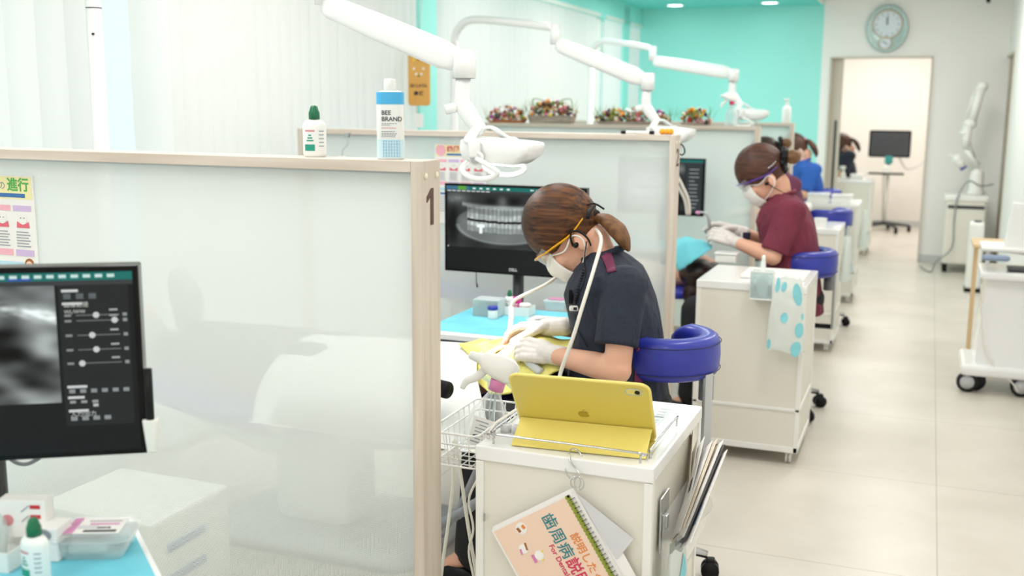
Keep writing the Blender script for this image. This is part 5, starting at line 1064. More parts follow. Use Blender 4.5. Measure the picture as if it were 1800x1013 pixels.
def hygienist(name, label, O, top, trouser='trouser', bow=49, head=(-.29, 0, 1.08), hair='hair', style='ponytail', glasses='yellow_plastic', arms=None, sleeve=None, dz=0, detail=True, stripe=None, hairdef=None, legs=None, rz=0):
    O = V(O); t = thing(name, label, 'person', tuple(O), rz); T = WM(t); L = lambda p: T @ V(p)
    vox = .0062 if detail else .010
    be = math.radians(bow); Fv = V((-math.cos(be), 0, -math.sin(be))); Uv = V((-math.sin(be), 0, math.cos(be))); Yv = Uv.cross(Fv)
    hc = V(head); Mh = Matrix((Fv, Yv, Uv)).transposed().to_4x4(); Mh.translation = hc; Mh = T @ Mh; fd = .028 if detail and bow > 40 else .014; Mf = Mh @ Matrix.Translation((-.004, 0, -fd))
    SP = [(z + dz * cl((z - .5) / .4), xb, xf, hw) for z, xb, xf, hw in SP1]
    A = arms; (ls, le, lw), (rs, re, rw) = A['L'], A['R']
    skin = 'skin'
    b = MB(T)
    ring = lambda g: [oval(V(((xb + xf) / 2, 0, z)), abs(xb - xf) / 2 - g, hw - g, 20, .9, .55 * cl((z - .72) / .2)) for z, xb, xf, hw in SP]
    b.loft(ring(.014), skin)
    nk = hc + Fv * -.045 + Uv * -.09; b.cap_((-.165, 0, SP[-1][0] - .05), .056, nk, .05, skin, 16); b.cap_(nk, .05, hc + Fv * -.03 + Uv * -.04, .055, skin, 16)
    for s_, e_, w_ in ((ls, le, lw), (rs, re, rw)): b.cap_(s_, .046, e_, .038, skin); b.cap_(e_, .040, V(e_).lerp(V(w_), .35), .038, skin); b.cap_(V(e_).lerp(V(w_), .35), .038, w_, .0245, skin)
    LG = legs or [((-.10, -.10, .56), (-.50, -.22, .50), (-.50, -.26, .10)), ((-.10, .10, .56), (-.46, .24, .50), (-.40, .26, .10))]
    for h_, k_, f_ in LG:
        b.cap_(h_, .085, k_, .058, skin); b.cap_(k_, .055, f_, .036, skin); f = V(f_); b.cap_(f, .035, f + V((-.10, 0, -.065)), .024, skin)
    hb = MB(Mh)
    for c, r in (((-.005, 0, .012), (.106, .080, .112)), ((.03, 0, -.02), (.078, .066, .07)), ((.032, 0, -.03), (.070, .064, .082)), ((.056, 0, -.086), (.036, .042, .028)), ((.02, 0, -.065), (.06, .058, .05))): hb.ell(c, r, skin, 22)
    hb2 = hb; hb = MB(Mf)
    hb.ell((.032, 0, -.03), (.070, .064, .082), skin, 22); hb.ell((.056, 0, -.086), (.036, .042, .028), skin, 18); hb.cap_((.094, 0, .006), .009, (.113, 0, -.028), .0115, skin); hb.ell((.092, .0, .028), (.018, .045, .012), skin, 12); hb.ell((.098, 0, -.06), (.012, .026, .010), skin, 12)
    for s_ in (-1, 1):
        hb.ell((-.036, s_ * .079, -.045), (.020, .010, .034), skin, 14, Euler((0, -.25, s_ * .25)).to_matrix()); hb.ell((-.031, s_ * .0815, -.066), (.009, .007, .010), skin, 10)
        hb.ell((.05, s_ * .045, -.035), (.035, .022, .03), skin, 14)
    for h3 in (hb, hb2): n0 = len(b.v); b.v += h3.v; b.f += [[i + n0 for i in f] for f in h3.f]; b.fm += [0] * len(h3.f); b.sm += h3.sm
    for w_, sd in ((lw, A['LH']), (rw, A['RH'])): hand(b, w_, sd[0], sd[1], sd[2], skin, -.001, sd[3])
    b.build('body', t, remesh=vox, smooth=2)
    # face details
    if detail:
        f_ = MB(Mf)
        for s_ in (-1, 1):
            f_.ell((.094, s_ * .031, .008), (.010, .0135, .008), 'paper', 14); f_.ell((.1015, s_ * .031, .005), (.004, .0065, .0065), 'hair_dark', 12)
            f_.tube([(.098, s_ * .016, .007), (.106, s_ * .031, .0035), (.094, s_ * .048, .005)], .0018, 'hair_dark', 6, sub=3); f_.tube([(.108, s_ * .016, .027), (.107, s_ * .033, .032), (.09, s_ * .052, .028)], .0022, 'hair', 6, sub=3)
        f_.build('eyes', t)
    # hair
    ec = hairdef or [(0, .032), (20, .012), (42, -.028), (62, -.040), (85, -.036), (102, -.036), (114, -.055), (128, -.088), (180, -.095)]
    tab = ec + [(360 - a, v) for a, v in reversed(ec[:-1])]
    b = MB(Mh); RX, RY, RZ = .118, .094, .120; C0 = V((-.012, 0, .022)); nph, nth = 72, 22; rings = []
    for j in range(nth + 2):
        rg = []
        for i in range(nph):
            ph = 2 * PI * i / nph; e_ = interp(tab, math.degrees(ph)); te = math.acos(cl((e_ - C0.z) / (RZ * 1.0), -.93, .95)); tt = te * min(j, nth) / nth; kk = 1 if j <= nth else .93
            g = 1 + .010 * math.sin(ph * 2 + 1) * math.sin(tt) + .006 * nz(ph * 3, tt * 2, 3)
            if style == 'ponytail' and abs(ph) < .5 or ph > 5.8: g += .0
            pt = -.018 * math.exp(-((i / nph * 2 * PI - 0) / .18) ** 2) * 0
            p = C0 + V((RX * math.sin(tt) * math.cos(ph), RY * math.sin(tt) * math.sin(ph), RZ * math.cos(tt))) * g * kk
            if tt > PI * .62: p.x = p.x * .98; p.z = max(p.z, C0.z + RZ * math.cos(tt))
            rg.append(p)
        rings.append(rg)
    b.loft(rings, hair, cap=False); b.build('hair', t)
    tie = hc + Fv * -.118 + Uv * -.004
    if 'tie' in A: tie = V(A['tie'])
    bb = MB(T); bb.cap_(hc + Fv * -.05 + Uv * .0, .075, tie, .016, hair, 18); bb.build('gathered_hair', t)
    if style == 'ponytail':
        tl = A.get('tail') or [tie, tie + V((.035, -.01, -.012)), tie + V((.07, -.02, -.05)), tie + V((.095, -.02, -.10)), tie + V((.10, -.02, -.135))]
        b = MB(T); rr_ = [.013, .024, .031, .030, .020, .004][:len(tl)]
        if len(tl) == 5: rr_ = [.013, .026, .032, .024, .004]
        b.tube(tl, rr_, 'hair_tail' if hair == 'hair' else hair, 14, sub=5, flat=.8); b.build('ponytail', t)
        M_ = T @ Matrix.Translation(tie) @ (V(tl[1]) - V(tl[0])).to_track_quat('Z', 'Y').to_matrix().to_4x4(); b = MB(M_)
        b.tube([V((.016 * math.cos(i * PI / 8), .016 * math.sin(i * PI / 8), 0)) for i in range(16)], .0075, 'black' if detail else 'pink', 8, closed=True)
        if detail: b.ell((0.002, -.018, .008), (.006, .007, .006), 'red', 10); b.ell((.012, -.013, -.004), (.006, .009, .006), 'steel', 10)
        b.build('hair_tie', t)
    else:
        b = MB(T); c = tie + V((.045, 0, .02)); 
        b.ell(c, (.036, .042, .034), 'hair_tail', 18); b.tube([c + V((.02 * math.cos(a), -.02 + 0 * a, .02 * math.sin(a))) for a in [i * .5 for i in range(13)]], .014, 'hair_tail', 10); b.build('hair_bun', t, remesh=.004, smooth=3)
        b = MB(T @ Matrix.Translation(tie + V((.008, 0, .004))))
        for i in range(11): a = 2 * PI * i / 11; b.ell((.004 * math.sin(3 * a), .040 * math.cos(a), .046 * math.sin(a)), (.017, .018, .018), 'black', 10)
        b.build('scrunchie', t, remesh=.004, smooth=2)
    # clothing
    b = MB(T); b.loft(ring(0), top)
    SL = sleeve or {}
    for key, s_, e_, sg in (('L', ls, le, -1), ('R', rs, re, 1)):
        s_, e_ = V(s_), V(e_); d = (e_ - s_).normalized(); hem = SL.get(key, s_ + d * .20); hem = V(hem); d2 = (hem - s_).normalized(); u = d2.cross(V((0, 1, 0))).normalized(); w_ = d2.cross(u)
        b.ell(s_ + V((0, -sg * .01, -.005)), (.070, .062, .060), top, 16)
        b.loft([[s_.lerp(hem, q) + (u * math.cos(a) * r * 1.05 + w_ * math.sin(a) * r * .85) for a in [2 * PI * i / 20 for i in range(20)]] for q, r in ((-.08, .040), (.0, .062), (.3, .063), (.6, .060), (.85, .060), (1, .061))], top)
    b.build('scrub_top', t, remesh=vox, smooth=2)
    b = MB(T)                          # collar ring
    cz = SP[-1][0]; cc = [V((-.165 + .062 * math.cos(a), .062 * math.sin(a), cz - .012 + .022 * math.cos(a) )) for a in [2 * PI * i / 24 for i in range(24)]]
    b.tube(cc, .008, top, 8, closed=True, flat=1.3); b.build('collar', t)
    if stripe:
        b = MB(T); SX = [V(p) for p in stripe]; n_ = (SX[1] - SX[0]).cross(SX[3] - SX[0]).normalized() * .002
        b.add([p for p in SX] , [(0, 1, 2, 3)], 'plum', False); b.build('shoulder_stripe', t, solid=.003)
    b = MB(T)
    for h_, k_, f_ in LG: b.cap_(h_, .105, k_, .076, trouser); b.cap_(k_, .076, f_, .062, trouser); b.tube([V(f_) + V((0, 0, .1)), V(f_) + V((0, 0, .0))], [.062, .070], trouser, 16)
    b.ell((-.10, 0, .56), (.16, .19, .10), trouser, 18); b.build('trousers', t, remesh=.011, smooth=1)
    for h_, k_, f_ in LG: f = V(f_); MB(T).loft([oval(f + V((-.045, 0, z - f.z)), rx, ry, 18, .8) for z, rx, ry in ((.0, .115, .042), (.02, .118, .045), (.045, .10, .04), (.07, .05, .036))], 'black').build('shoe', t)
    # mask, glasses, gloves
    b = MB(Mf)
    def mk(u, v):
        a = (u - .5) * 2.15; r = .110 + .010 * math.cos((v - .45) * 3); z = -.125 + .112 * v; zz = z + .010 * abs(u - .5) * 2
        xx = .018 + (r - .018 + .016 * math.exp(-((v - .85) / .25) ** 2) * math.exp(-(a / .35) ** 2)) * math.cos(a * .98); yy = .079 * math.sin(a) * (1.0 - .14 * abs(v - .5)); 
        return (xx - .02 * (1 - v) ** 2, yy * (1 - .3 * (1 - v) ** 2), zz + .004 * math.sin(v * 14) * math.cos(a))
    b.grid(mk, 20, 12, 'mask'); 
    for s_ in (-1, 1): 
        u = .5 + s_ * .5; b.tube([mk(u, .95), V((.02, s_ * .078, -.03)), V((-.030, s_ * .088, -.018)), V((-.046, s_ * .086, -.045)), V((-.022, s_ * .081, -.078)), V(mk(u, .08))], .0016, 'mask', 6, sub=4)
    b.build('face_mask', t, solid=.002)
    if glasses:
        b = MB(Mf); 
        for s_ in (-1, 1): b.tube([(.075, s_ * .078, .010), (.03, s_ * .084, .0), (-.03, s_ * .087, -.012), (-.09, s_ * .080, -.006)], [.006, .0085, .0075, .0045], glasses, 8, sub=4, flat=.4)
        b.tube([(.075, .078, .012), (.105, .06, .022), (.122, .03, .026), (.126, 0, .026), (.122, -.03, .026), (.105, -.06, .022), (.075, -.078, .012)], .0035, glasses, 8, sub=3, flat=.6); b.build('glasses_frame', t)
        b = MB(Mf); b.grid(lambda u, v: (.130 * math.cos((u - .5) * 2.0) - .004 - .012 * (1 - v), .09 * math.sin((u - .5) * 2.0), .026 - .05 * (1 - v) * (1 - .25 * (2 * abs(u - .5)) ** 3)), 18, 5, 'lens_clear'); b.build('glasses_lens', t)
    for w_, sd in ((lw, A['LH']), (rw, A['RH'])): b = MB(T); hand(b, w_, sd[0], sd[1], sd[2], 'glove', .0022, sd[3], cuff=.045 if detail else .04); b.build('glove', t, remesh=.0026 if detail else .005, smooth=2)
    return t, T, Mf
# the navy hygienist at the near chair
O1 = V((-.72, 3.0, 0))
def loc1(x, y, Y): return P(x, y, Y) - O1
arms1 = {'L': ((-.055, -.150, .955), (-.050, -.215, .722), tuple(loc1(964, 622, 2.87))), 'R': ((-.15, .135, .92), (-.20, .23, .74), tuple(loc1(966, 575, 3.06))),
         'LH': ((-1, .22, .03), (0, -.72, .69), -1, .75), 'RH': ((-1, -.12, -.10), (.1, .35, .9), 1, .62),
         'tie': tuple(loc1(1046, 382, 3.0)), 'tail': [tuple(loc1(x, y, Y)) for x, y, Y in ((1046, 382, 3.0), (1066, 388, 2.99), (1085, 405, 2.98), (1097, 424, 2.97), (1106, 442, 2.97))]}
h1, T1, Mh1 = hygienist('person', 'person in navy scrubs with brown ponytail, mask and yellow safety glasses, bending over patient', O1, 'navy', arms=arms1, sleeve={'L': (-.058, -.205, .79), 'R': (-.18, .19, .80)},
    stripe=None, legs=[((-.10, -.10, .56), (-.44, -.22, .50), (-.47, -.23, .12)), ((-.10, .10, .56), (-.46, .24, .50), (-.40, .26, .10))])
# plum shoulder inset follows the garment surface
from mathutils.bvhtree import BVHTree
def bvh_of(root, nm):
    o = [c for c in kids(root) if c.name.startswith(nm)][0]; W = WM(root); me = o.data
    return BVHTree.FromPolygons([W @ v.co for v in me.vertices], [list(p.vertices) for p in me.polygons])
def decal(root, nm, quad, m, name, nu=8, nv=8, off=.0025, parent=None):
    """a cloth patch laid on a garment: quad = four frame positions at a depth"""
    T_ = bvh_of(root, nm)
    def fn(u, v):
        a = [quad[k][0] for k in range(4)]; c = [quad[k][1] for k in range(4)]
        x = (a[0] * (1 - u) + a[1] * u) * (1 - v) + (a[3] * (1 - u) + a[2] * u) * v; y = (c[0] * (1 - u) + c[1] * u) * (1 - v) + (c[3] * (1 - u) + c[2] * u) * v
        d = ray(x, y).normalized(); h_, n_, i_, ds = T_.ray_cast(CAM, d)
        if h_ is None: return P(x, y, quad[0][2])
        return h_ + n_ * off
    b = MB(); b.grid(fn, nu, nv, m); return b.build(name, root, solid=.002)
decal(h1, 'scrub_top', [(1057, 452, 2.9), (1072, 440, 2.9), (1084, 477, 2.9), (1069, 481, 2.9)], 'plum', 'shoulder_inset')
decal(h1, 'scrub_top', [(1118, 612, 2.9), (1126, 610, 2.9), (1128, 700, 2.9), (1112, 700, 2.9)], 'plum', 'side_inset', 3, 14)
def on_body(x, y, off=.006, root=h1, nm='scrub_top', Y=2.9):
    h_, n_, i_, d_ = bvh_of(root, nm).ray_cast(CAM, ray(x, y).normalized()); return h_ + n_ * off if h_ else P(x, y, Y)
# earpiece with cord and coiled lead, collar radio clip
b = MB(Mh1)
b.tube([(-.010, .082, -.040), (-.022, .090, -.022), (-.040, .092, -.010), (-.056, .090, -.025), (-.059, .087, -.055), (-.049, .084, -.078)], [.004, .003, .0035, .004, .003, .0025], 'black', 8, sub=5); b.ell((-.020, .088, -.045), (.010, .007, .008), 'black', 12); 
b.build('earpiece', h1)
# hair slide and head-strap holder behind the ear
b = MB(); b.tube([P(1046, 362, 2.965), P(1036, 372, 2.93), P(1033, 384, 2.915)], [.004, .007, .006], 'black', 8, sub=3); b.tube([P(1030, 361, 2.97), P(1045, 358, 2.97), P(1062, 368, 2.97)], .003, 'black', 6, sub=3); b.build('glasses_strap', h1)
b = MB(); pts = [P(1031, 425, 2.90)] + [on_body(x, y, .005) for x, y in ((1029, 460), (1031, 480), (1028, 500), (1018, 520), (1012, 545))]
b.tube(pts, .0016, 'black', 6, sub=4); b.build('earpiece_cord', h1)
b = MB(); A_, B_ = on_body(1030, 478, .008), on_body(1015, 532, .008); ax = (B_ - A_); n_ = 70; u_ = ax.normalized().orthogonal().normalized(); w_ = ax.normalized().cross(u_)
b.tube([A_ + ax * (i / n_) + (u_ * math.cos(i * 1.05) + w_ * math.sin(i * 1.05)) * .0055 for i in range(n_ + 1)], .0016, 'black', 5); b.build('coiled_lead', h1)
c = on_body(1007, 522, .008); MB().box(tuple(c), (.012, .012, .042), 'black', .003, .4).build('radio_microphone', h1)
c = on_body(1014, 541, .008); MB().box(tuple(c), (.030, .010, .016), 'white', .004, .5).box(tuple(c + V((.004, -.006, 0))), (.010, .004, .008), 'ink', .001, .5).build('name_clip', h1)
b = MB(); b.tube([on_body(x, y, .004) for x, y in ((1013, 552), (1018, 580), (1035, 610))], .0015, 'black', 5, sub=3); b.build('lead', h1)
b = MB(); b.tube([on_body(x, y, .004) for x, y in ((1126, 650), (1140, 643), (1155, 645), (1166, 652))] , .002, 'black', 5, sub=3); b.build('waist_lead', h1)
# handpiece hose worn round the neck
hp = [P(985, 657, 2.72), P(996, 625, 2.72), P(1010, 585, 2.735), P(1022, 545, 2.755), P(1036, 500, 2.79), P(1048, 460, 2.845), P(1056, 430, 2.885), P(1055, 414, 2.93), P(1045, 402, 2.985), P(1030, 404, 3.05), P(1012, 425, 3.10), P(998, 455, 3.10), P(985, 480, 3.09), P(960, 500, 3.06), P(925, 517, 3.04), P(905, 528, 3.04), P(899, 541, 3.04)]
t = thing('handpiece_hose', 'white hose looped round the navy hygienist\'s neck down to her far hand', 'hose', tuple(hp[0])); MB().tube([V((-1.02, 2.58, .03)), V((-1.02, 2.60, .30)), P(965, 725, 2.66), P(978, 690, 2.70)] + hp, .0055, 'hose_cream', 10, sub=6).build('hose', t)
MB().tube([P(899, 540, 3.04), P(899, 560, 3.035), P(893, 592, 3.02)], [.009, .0085, .006], 'white_gloss', 12, sub=3).build('handpiece', t)
t = thing('suction_handpiece', 'grey cylindrical suction handle held in the near gloved hand', 'handpiece', tuple(P(930, 640, 2.86)))
MB().tube([P(903, 600, 2.93), P(918, 625, 2.89), P(936, 643, 2.865), P(952, 656, 2.85)], [.004, .010, .013, .0135], 'light_grey', 14, sub=3).build('handle', t)
# maroon hygienist
O2 = V((-.47, 5.10, 0))
l2 = lambda x, y, Y: tuple(P(x, y, Y) - O2)
arms2 = {'L': ((-.10, -.150, .985), (-.165, -.20, .775), l2(1287, 423, 4.97)), 'R': ((-.17, .135, .95), (-.23, .2, .78), l2(1292, 405, 5.15)),
         'LH': ((-1, .25, .30), (0, -.72, .69), -1, .65), 'RH': ((-1, -.25, .25), (.1, .5, .85), 1, .6), 'tie': l2(1376, 283, 5.1)}
h2, T2, Mh2 = hygienist('person', 'person in maroon scrubs with bun, black scrunchie, mask and purple glasses', O2, 'maroon', bow=36, head=(-.268, 0, 1.142), hair='hair_b', style='bun', glasses='purple_plastic', arms=arms2, dz=.025, sleeve={'L': (-.16, -.205, .80), 'R': (-.21, .18, .81)})
b = MB(Mh2); b.ell((-.008, .088, -.045), (.011, .008, .009), 'black', 12); b.tube([(-.012, .09, -.05), (-.03, .085, -.09), (-.05, .07, -.13)], .0018, 'black', 6, sub=3); b.tube([(-.05, .09, .01), (-.075, .083, .012), (-.098, .062, .02)], .003, 'chrome', 6, sub=3); b.build('earpiece', h2)
c = on_body(1312, 415, .006, h2, Y=5.0); MB().box(tuple(c), (.04, .012, .035), 'ink', .006, .5).box(tuple(c + V((-.014, -.006, 0))), (.02, .006, .03), 'white', .006, .5).build('name_clip', h2)
t = thing('handpiece', 'silver curved dental handpiece with pink tip held up by maroon hygienist', 'handpiece', l2(1246, 385, 5.05)); t.location = P(1246, 385, 5.05)
MB().tube([P(1247, 400, 5.03), P(1246, 385, 5.03), P(1240, 375, 5.03), P(1230, 373, 5.03)], [.008, .007, .006, .005], 'steel', 10, sub=3).build('barrel', t); MB().ell(P(1227, 374, 5.03), (.014, .01, .009), 'pink', 12).build('tip', t)
def relaxed(z=.76, y=.1): return {'L': ((-.06, -.155, .96), (-.12, -.24, .76), (-.34, -y, z)), 'R': ((-.14, .135, .93), (-.18, .22, .76), (-.34, y, z)), 'LH': ((-1, .25, 0), (0, -.5, .8), -1, .6), 'RH': ((-1, -.25, 0), (0, .5, .8), 1, .6)}
hygienist('person', 'person in plum scrubs with dark hair, mostly hidden behind the maroon hygienist', (-.76, 7.2, 0), 'plum_cloth', bow=44, head=(-.255, 0, 1.118), hair='hair_dark', style='bun', glasses=None, arms=relaxed(), detail=False, dz=.01)
hygienist('person', 'person in bright blue scrubs with reddish ponytail, seated before the turquoise wall', (-.80, 9.0, 0), 'blue_cloth', bow=46, head=(-.24, 0, 1.105), hair='hair_b', style='ponytail', glasses=None, arms=relaxed(), detail=False)
hygienist('person', 'person in dark navy scrubs seen through the far doorway', (-.72, 11.82, 0), 'navy', bow=44, head=(-.16, 0, 1.05), hair='hair_b', style='ponytail', glasses=None, arms=relaxed(), detail=False, dz=-.02)
# ---------------------------------------------------------------- patients and chairs
def dental_chair(y, label, proto=[]):
    if proto: return dup(proto[0], (-1.75, y, 0), 0, label)
    t = thing('dental_chair', label, 'chair', (-1.75, y, 0)); T = WM(t)
    def pad(pts, wd, th, m, nm, e=3.0):
        rings = []
        for i, (x, z, k) in enumerate(pts):
            rings.append([V((x, math.copysign(abs(math.cos(a)) ** .5, math.cos(a)) * wd * k, z + math.copysign(abs(math.sin(a)) ** .5, math.sin(a)) * th * min(1, k + .1))) for a in [2 * PI * j / 24 for j in range(24)]])
        return MB(T).loft(rings, m).build(nm, t)
    pad([(.50, .50, .6), (.48, .50, .9), (.3, .49, 1), (.0, .46, 1), (-.15, .44, 1), (-.4, .45, 1), (-.7, .50, .95), (-.86, .53, .85), (-.88, .53, .6)], .26, .045, 'blue_leather', 'cushion')
    pad([(.73, .535, .5), (.72, .535, .9), (.62, .535, 1), (.55, .53, .9), (.54, .53, .5)], .13, .03, 'blue_leather', 'headrest')
    pad([(.46, .445, .5), (.42, .44, .9), (.2, .42, 1), (-.2, .36, 1), (-.4, .38, .8), (-.6, .43, .6)], .23, .045, 'light_grey', 'shell')
    MB(T).tube([(.44, -.3, .50), (.30, -.31, .53), (.0, -.31, .52), (-.12, -.27, .44)], [.045, .055, .05, .03], 'light_grey', 14, sub=4).build('armrest', t)
    MB(T).tube([(.44, -.3, .50), (.30, -.31, .53), (.0, -.31, .52), (-.12, -.27, .44)], .02, 'grey', 14, sub=4, M=Matrix.Scale(-1, 4, (0, 1, 0))).build('armrest', t)
    MB(T).box((-.1, 0, .22), (.30, .22, .34), 'white_gloss', .05).build('column', t); MB(T).loft([[(x * k - .05, y * k, z) for x, y in rrect(.80, .5, .12)] for z, k in ((0, 1), (.04, 1), (.06, .9))], 'light_grey').build('base', t)
    proto.append(t); return t
dental_chair(3.0, 'blue dental chair with pale grey shell under the patient covered in white')
dental_chair(5.2, 'blue dental chair beyond the number 2 partition')
def patient(y, label, top='sheet_white', dx=0, dz=0):
    O = V((-1.19 + dx, y, dz)); t = thing('person', label, 'person', tuple(O)); T = WM(t); b = MB(T); s = 'skin'
    b.ell((.085, 0, .635), (.100, .076, .088), s, 20); b.ell((.03, 0, .655), (.055, .055, .056), s, 18); b.ell((-.012, 0, .652), (.025, .032, .040), s, 14); b.cap_((.045, 0, .70), .010, (.03, 0, .722), .012, s); b.cap_((.03, 0, .62), .05, (-.12, 0, .60), .058, s)
    b.loft([[V((x, math.cos(a) * w_, z + math.sin(a) * h_)) for a in [2 * PI * i / 20 for i in range(20)]] for x, z, w_, h_ in ((-.08, .59, .08, .05), (-.14, .59, .17, .075), (-.25, .59, .19, .095), (-.4, .585, .17, .10), (-.55, .58, .165, .10), (-.68, .575, .17, .09), (-.76, .57, .12, .06))], s)
    for sg in (-1, 1): 
        b.cap_((-.66, sg * .09, .575), .08, (-.98, sg * .09, .60), .058, s); b.cap_((-.98, sg * .09, .60), .055, (-1.28, sg * .09, .62), .038, s); b.cap_((-1.28, sg * .09, .62), .035, (-1.30, sg * .10, .74), .022, s)
        b.cap_((-.18, sg * .19, .58), .045, (-.40, sg * .22, .56), .038, s); b.cap_((-.40, sg * .22, .56), .036, (-.52, sg * .12, .612), .026, s)
        hand(b, (-.52, sg * .12, .618), (-.6, -sg * .8, .02), (0, 0, 1), sg, s, 0, .3)
    b.build('body', t, remesh=.0065, smooth=2)
    b = MB(T)
    for sg in (-1, 1): b.ell((-.012, sg * 0.0, .6935), (.0075, .02, .004), 'red', 12) if sg > 0 else None
    b.build('lips', t)
    b = MB(T)
    for sg in (-1, 1): b.cap_((-.62, sg * .09, .58), .098, (-.98, sg * .09, .605), .075, 'dark_grey'); b.cap_((-.98, sg * .09, .605), .072, (-1.26, sg * .09, .62), .052, 'dark_grey')
    b.build('trousers', t, remesh=.011, smooth=1)
    for sg in (-1, 1): MB(T).loft([oval(V((0, 0, z)), rx, .043, 18, .8) for z, rx in ((0, .12), (.02, .125), (.06, .10), (.08, .06))], 'grey', M=Matrix.Translation((-1.335, sg * .10, .68 + .05 * sg)) @ Matrix.Rotation(math.radians(80), 4, 'Y')).build('shoe', t)
    MB(T).ell((.105, 0, .630), (.096, .083, .078), 'hair_dark', 18).build('hair', t)
    return t
pt = patient(3.0, 'person lying as patient under white apron and yellow towel, mouth uncovered')
def apron(y, label, dx=0):
    t = thing('patient_apron', label, 'apron', (-1.45 + dx, y, .6)); O = V((-1.19 + dx, y, 0))
    def f(u, v):
        x = -.07 + .17 * (2 * abs(v - .5)) ** 2 * (1 - u) - .66 * u; w_ = (v - .5) * .68; e = max(0, 1 - (w_ / .315) ** 2); 
        return O + V((x, w_, .47 + .225 * e ** .5 * (1 - .10 * u) + .004 * nz(u * 8, v * 8, 1.3)))
    MB().grid(f, 26, 30, 'sheet_white').build('apron_cloth', t, solid=.003); return t
apron(3.0, 'white paper apron spread over the patient\'s chest by the yellow towel')
# yellow towel
TWM = P(888, 603, 3.0)
rows = [[P(862, 694, 2.80), P(900, 690, 2.80), P(945, 668, 2.82), P(985, 652, 2.86)], [P(806, 642, 2.97), P(860, 640, 2.93), P(935, 622, 2.93), P(1002, 618, 2.93)], [P(838, 612, 3.07), P(870, 596, 3.10), P(935, 584, 3.10), P(1008, 600, 3.07)]]
def tw(u, v):
    def lr(r, u): k = min(2, int(u * 3)); return r[k].lerp(r[k + 1], u * 3 - k)
    p = lr(rows[0], u).lerp(lr(rows[1], u), v * 2) if v < .5 else lr(rows[1], u).lerp(lr(rows[2], u), v * 2 - 1)
    hx, hy = (p.x + 1.105) / .125, (p.y - 3.0) / .105; e = 1 - hx * hx - hy * hy
    hz = .640 + .098 * math.sqrt(e) if e > 0 else 0
    ax_, ay_ = p.x, (p.y - 3.0) / .30; ap = .51 + .195 * math.sqrt(max(0, 1 - ay_ * ay_)) if p.x < -1.26 else 0
    p.z = max(p.z, hz, ap) + .006 * nz(p.x * 14, p.y * 14, 1, 2) + .004 * math.sin(p.x * 60 + p.y * 30)
    return p
t = thing('towel', 'yellow towel laid over the patient\'s face with mouth opening', 'towel', (-1.15, 2.95, .7))
MB().grid(tw, 60, 50, 'towel_yellow', skip=lambda u, v: (lambda p: math.hypot((p.x + 1.195) * .9, p.y - 3.0) < .034)(tw(u, v))).build('towel_cloth', t, solid=.006)
# second patient: cyan bib, dark hair hanging
t = patient(5.2, 'person lying as patient in dark clothes under a cyan bib beyond number 2 post', dx=.08)
b = MB(MB().M); 
t = thing('patient_bib', 'cyan bib draped over the second patient beside the gloved hands', 'bib', (-1.1, 5.1, .75))
R3 = [[P(1192, 478, 5.0), P(1215, 462, 4.95), P(1252, 436, 4.98)], [P(1180, 440, 5.06), P(1208, 424, 5.06), P(1251, 432, 5.04)], [P(1175, 425, 5.2), P(1208, 416, 5.2), P(1240, 425, 5.18)]]
def bf(u, v):
    def lr(r, u): k = min(1, int(u * 2)); return r[k].lerp(r[k + 1], u * 2 - k)
    return (lr(R3[0], u).lerp(lr(R3[1], u), v * 2) if v < .5 else lr(R3[1], u).lerp(lr(R3[2], u), v * 2 - 1)) + V((0, 0, .006 * nz(u * 4, v * 4, 1.5)))
MB().grid(bf, 14, 12, 'bib_blue').build('bib_cloth', t, solid=.003)
b = MB(); b.ell(P(1225, 480, 5.12), (.09, .10, .075), 'hair_dark', 18); b.ell(P(1218, 515, 5.1), (.05, .07, .08), 'hair_dark', 14); tag(b.build('hair_drape', remesh=.008, smooth=3), 'dark hair of the second patient hanging at the headrest', 'hair')
# bottles and boxes behind second patient
t3 = P(1200, 428, 5.9); TZ = t3.z; table((-1.72, 5.62, TZ), .56, .36, 'bracket table behind the second patient with cyan paper'); TZ += .0026
drop_bottle('dropper_bottle', (-1.30, 5.78, TZ), 1, 'small white bottle with green cap beyond the number 2 post')
t = thing('paste_jar', 'white jar with blue lid on the table behind second patient', 'jar', (-1.21, 5.75, TZ)); M = Matrix.Translation((-1.21, 5.72, TZ)); MB(M).lathe([(.018, 0), (.019, .035), (.017, .037)], 'white', seg=16).build('jar', t); MB(M).lathe([(.02, .035), (.02, .052), (.001, .053)], 'blue_leather', seg=16).build('lid', t)
lidbox((-1.44, 5.76, TZ), .10, .08, .045, 'white tub on the table behind second patient', 'lidded_tub')
# hoses seen beyond post two
t = thing('unit_hoses', 'cream curved handpiece hoses hanging beside the number 2 post', 'hose', tuple(P(1200, 350, 5.6))); b = MB()
for k in range(2): b.tube([P(1178 + k * 8, 300, 5.6), P(1192 + k * 8, 328, 5.6), P(1204 + k * 6, 352, 5.6), P(1208 + k * 4, 378, 5.6)], .008, 'hose_cream', 8, sub=4)
b.build('hoses', t); t.name = 'handpiece_hose'
c = P(1196, 262, 4.235); t = thing('cable_clip', 'small black hook beside the number 2 on the post', 'hook', tuple(c)); MB().tube([c + V((0, .0, .02)), c + V((.012, 0, .01)), c + V((.018, 0, -.012)), c + V((.008, 0, -.024)), c + V((-.002, 0, -.02))], .003, 'black', 7, sub=4).build('hook', t)
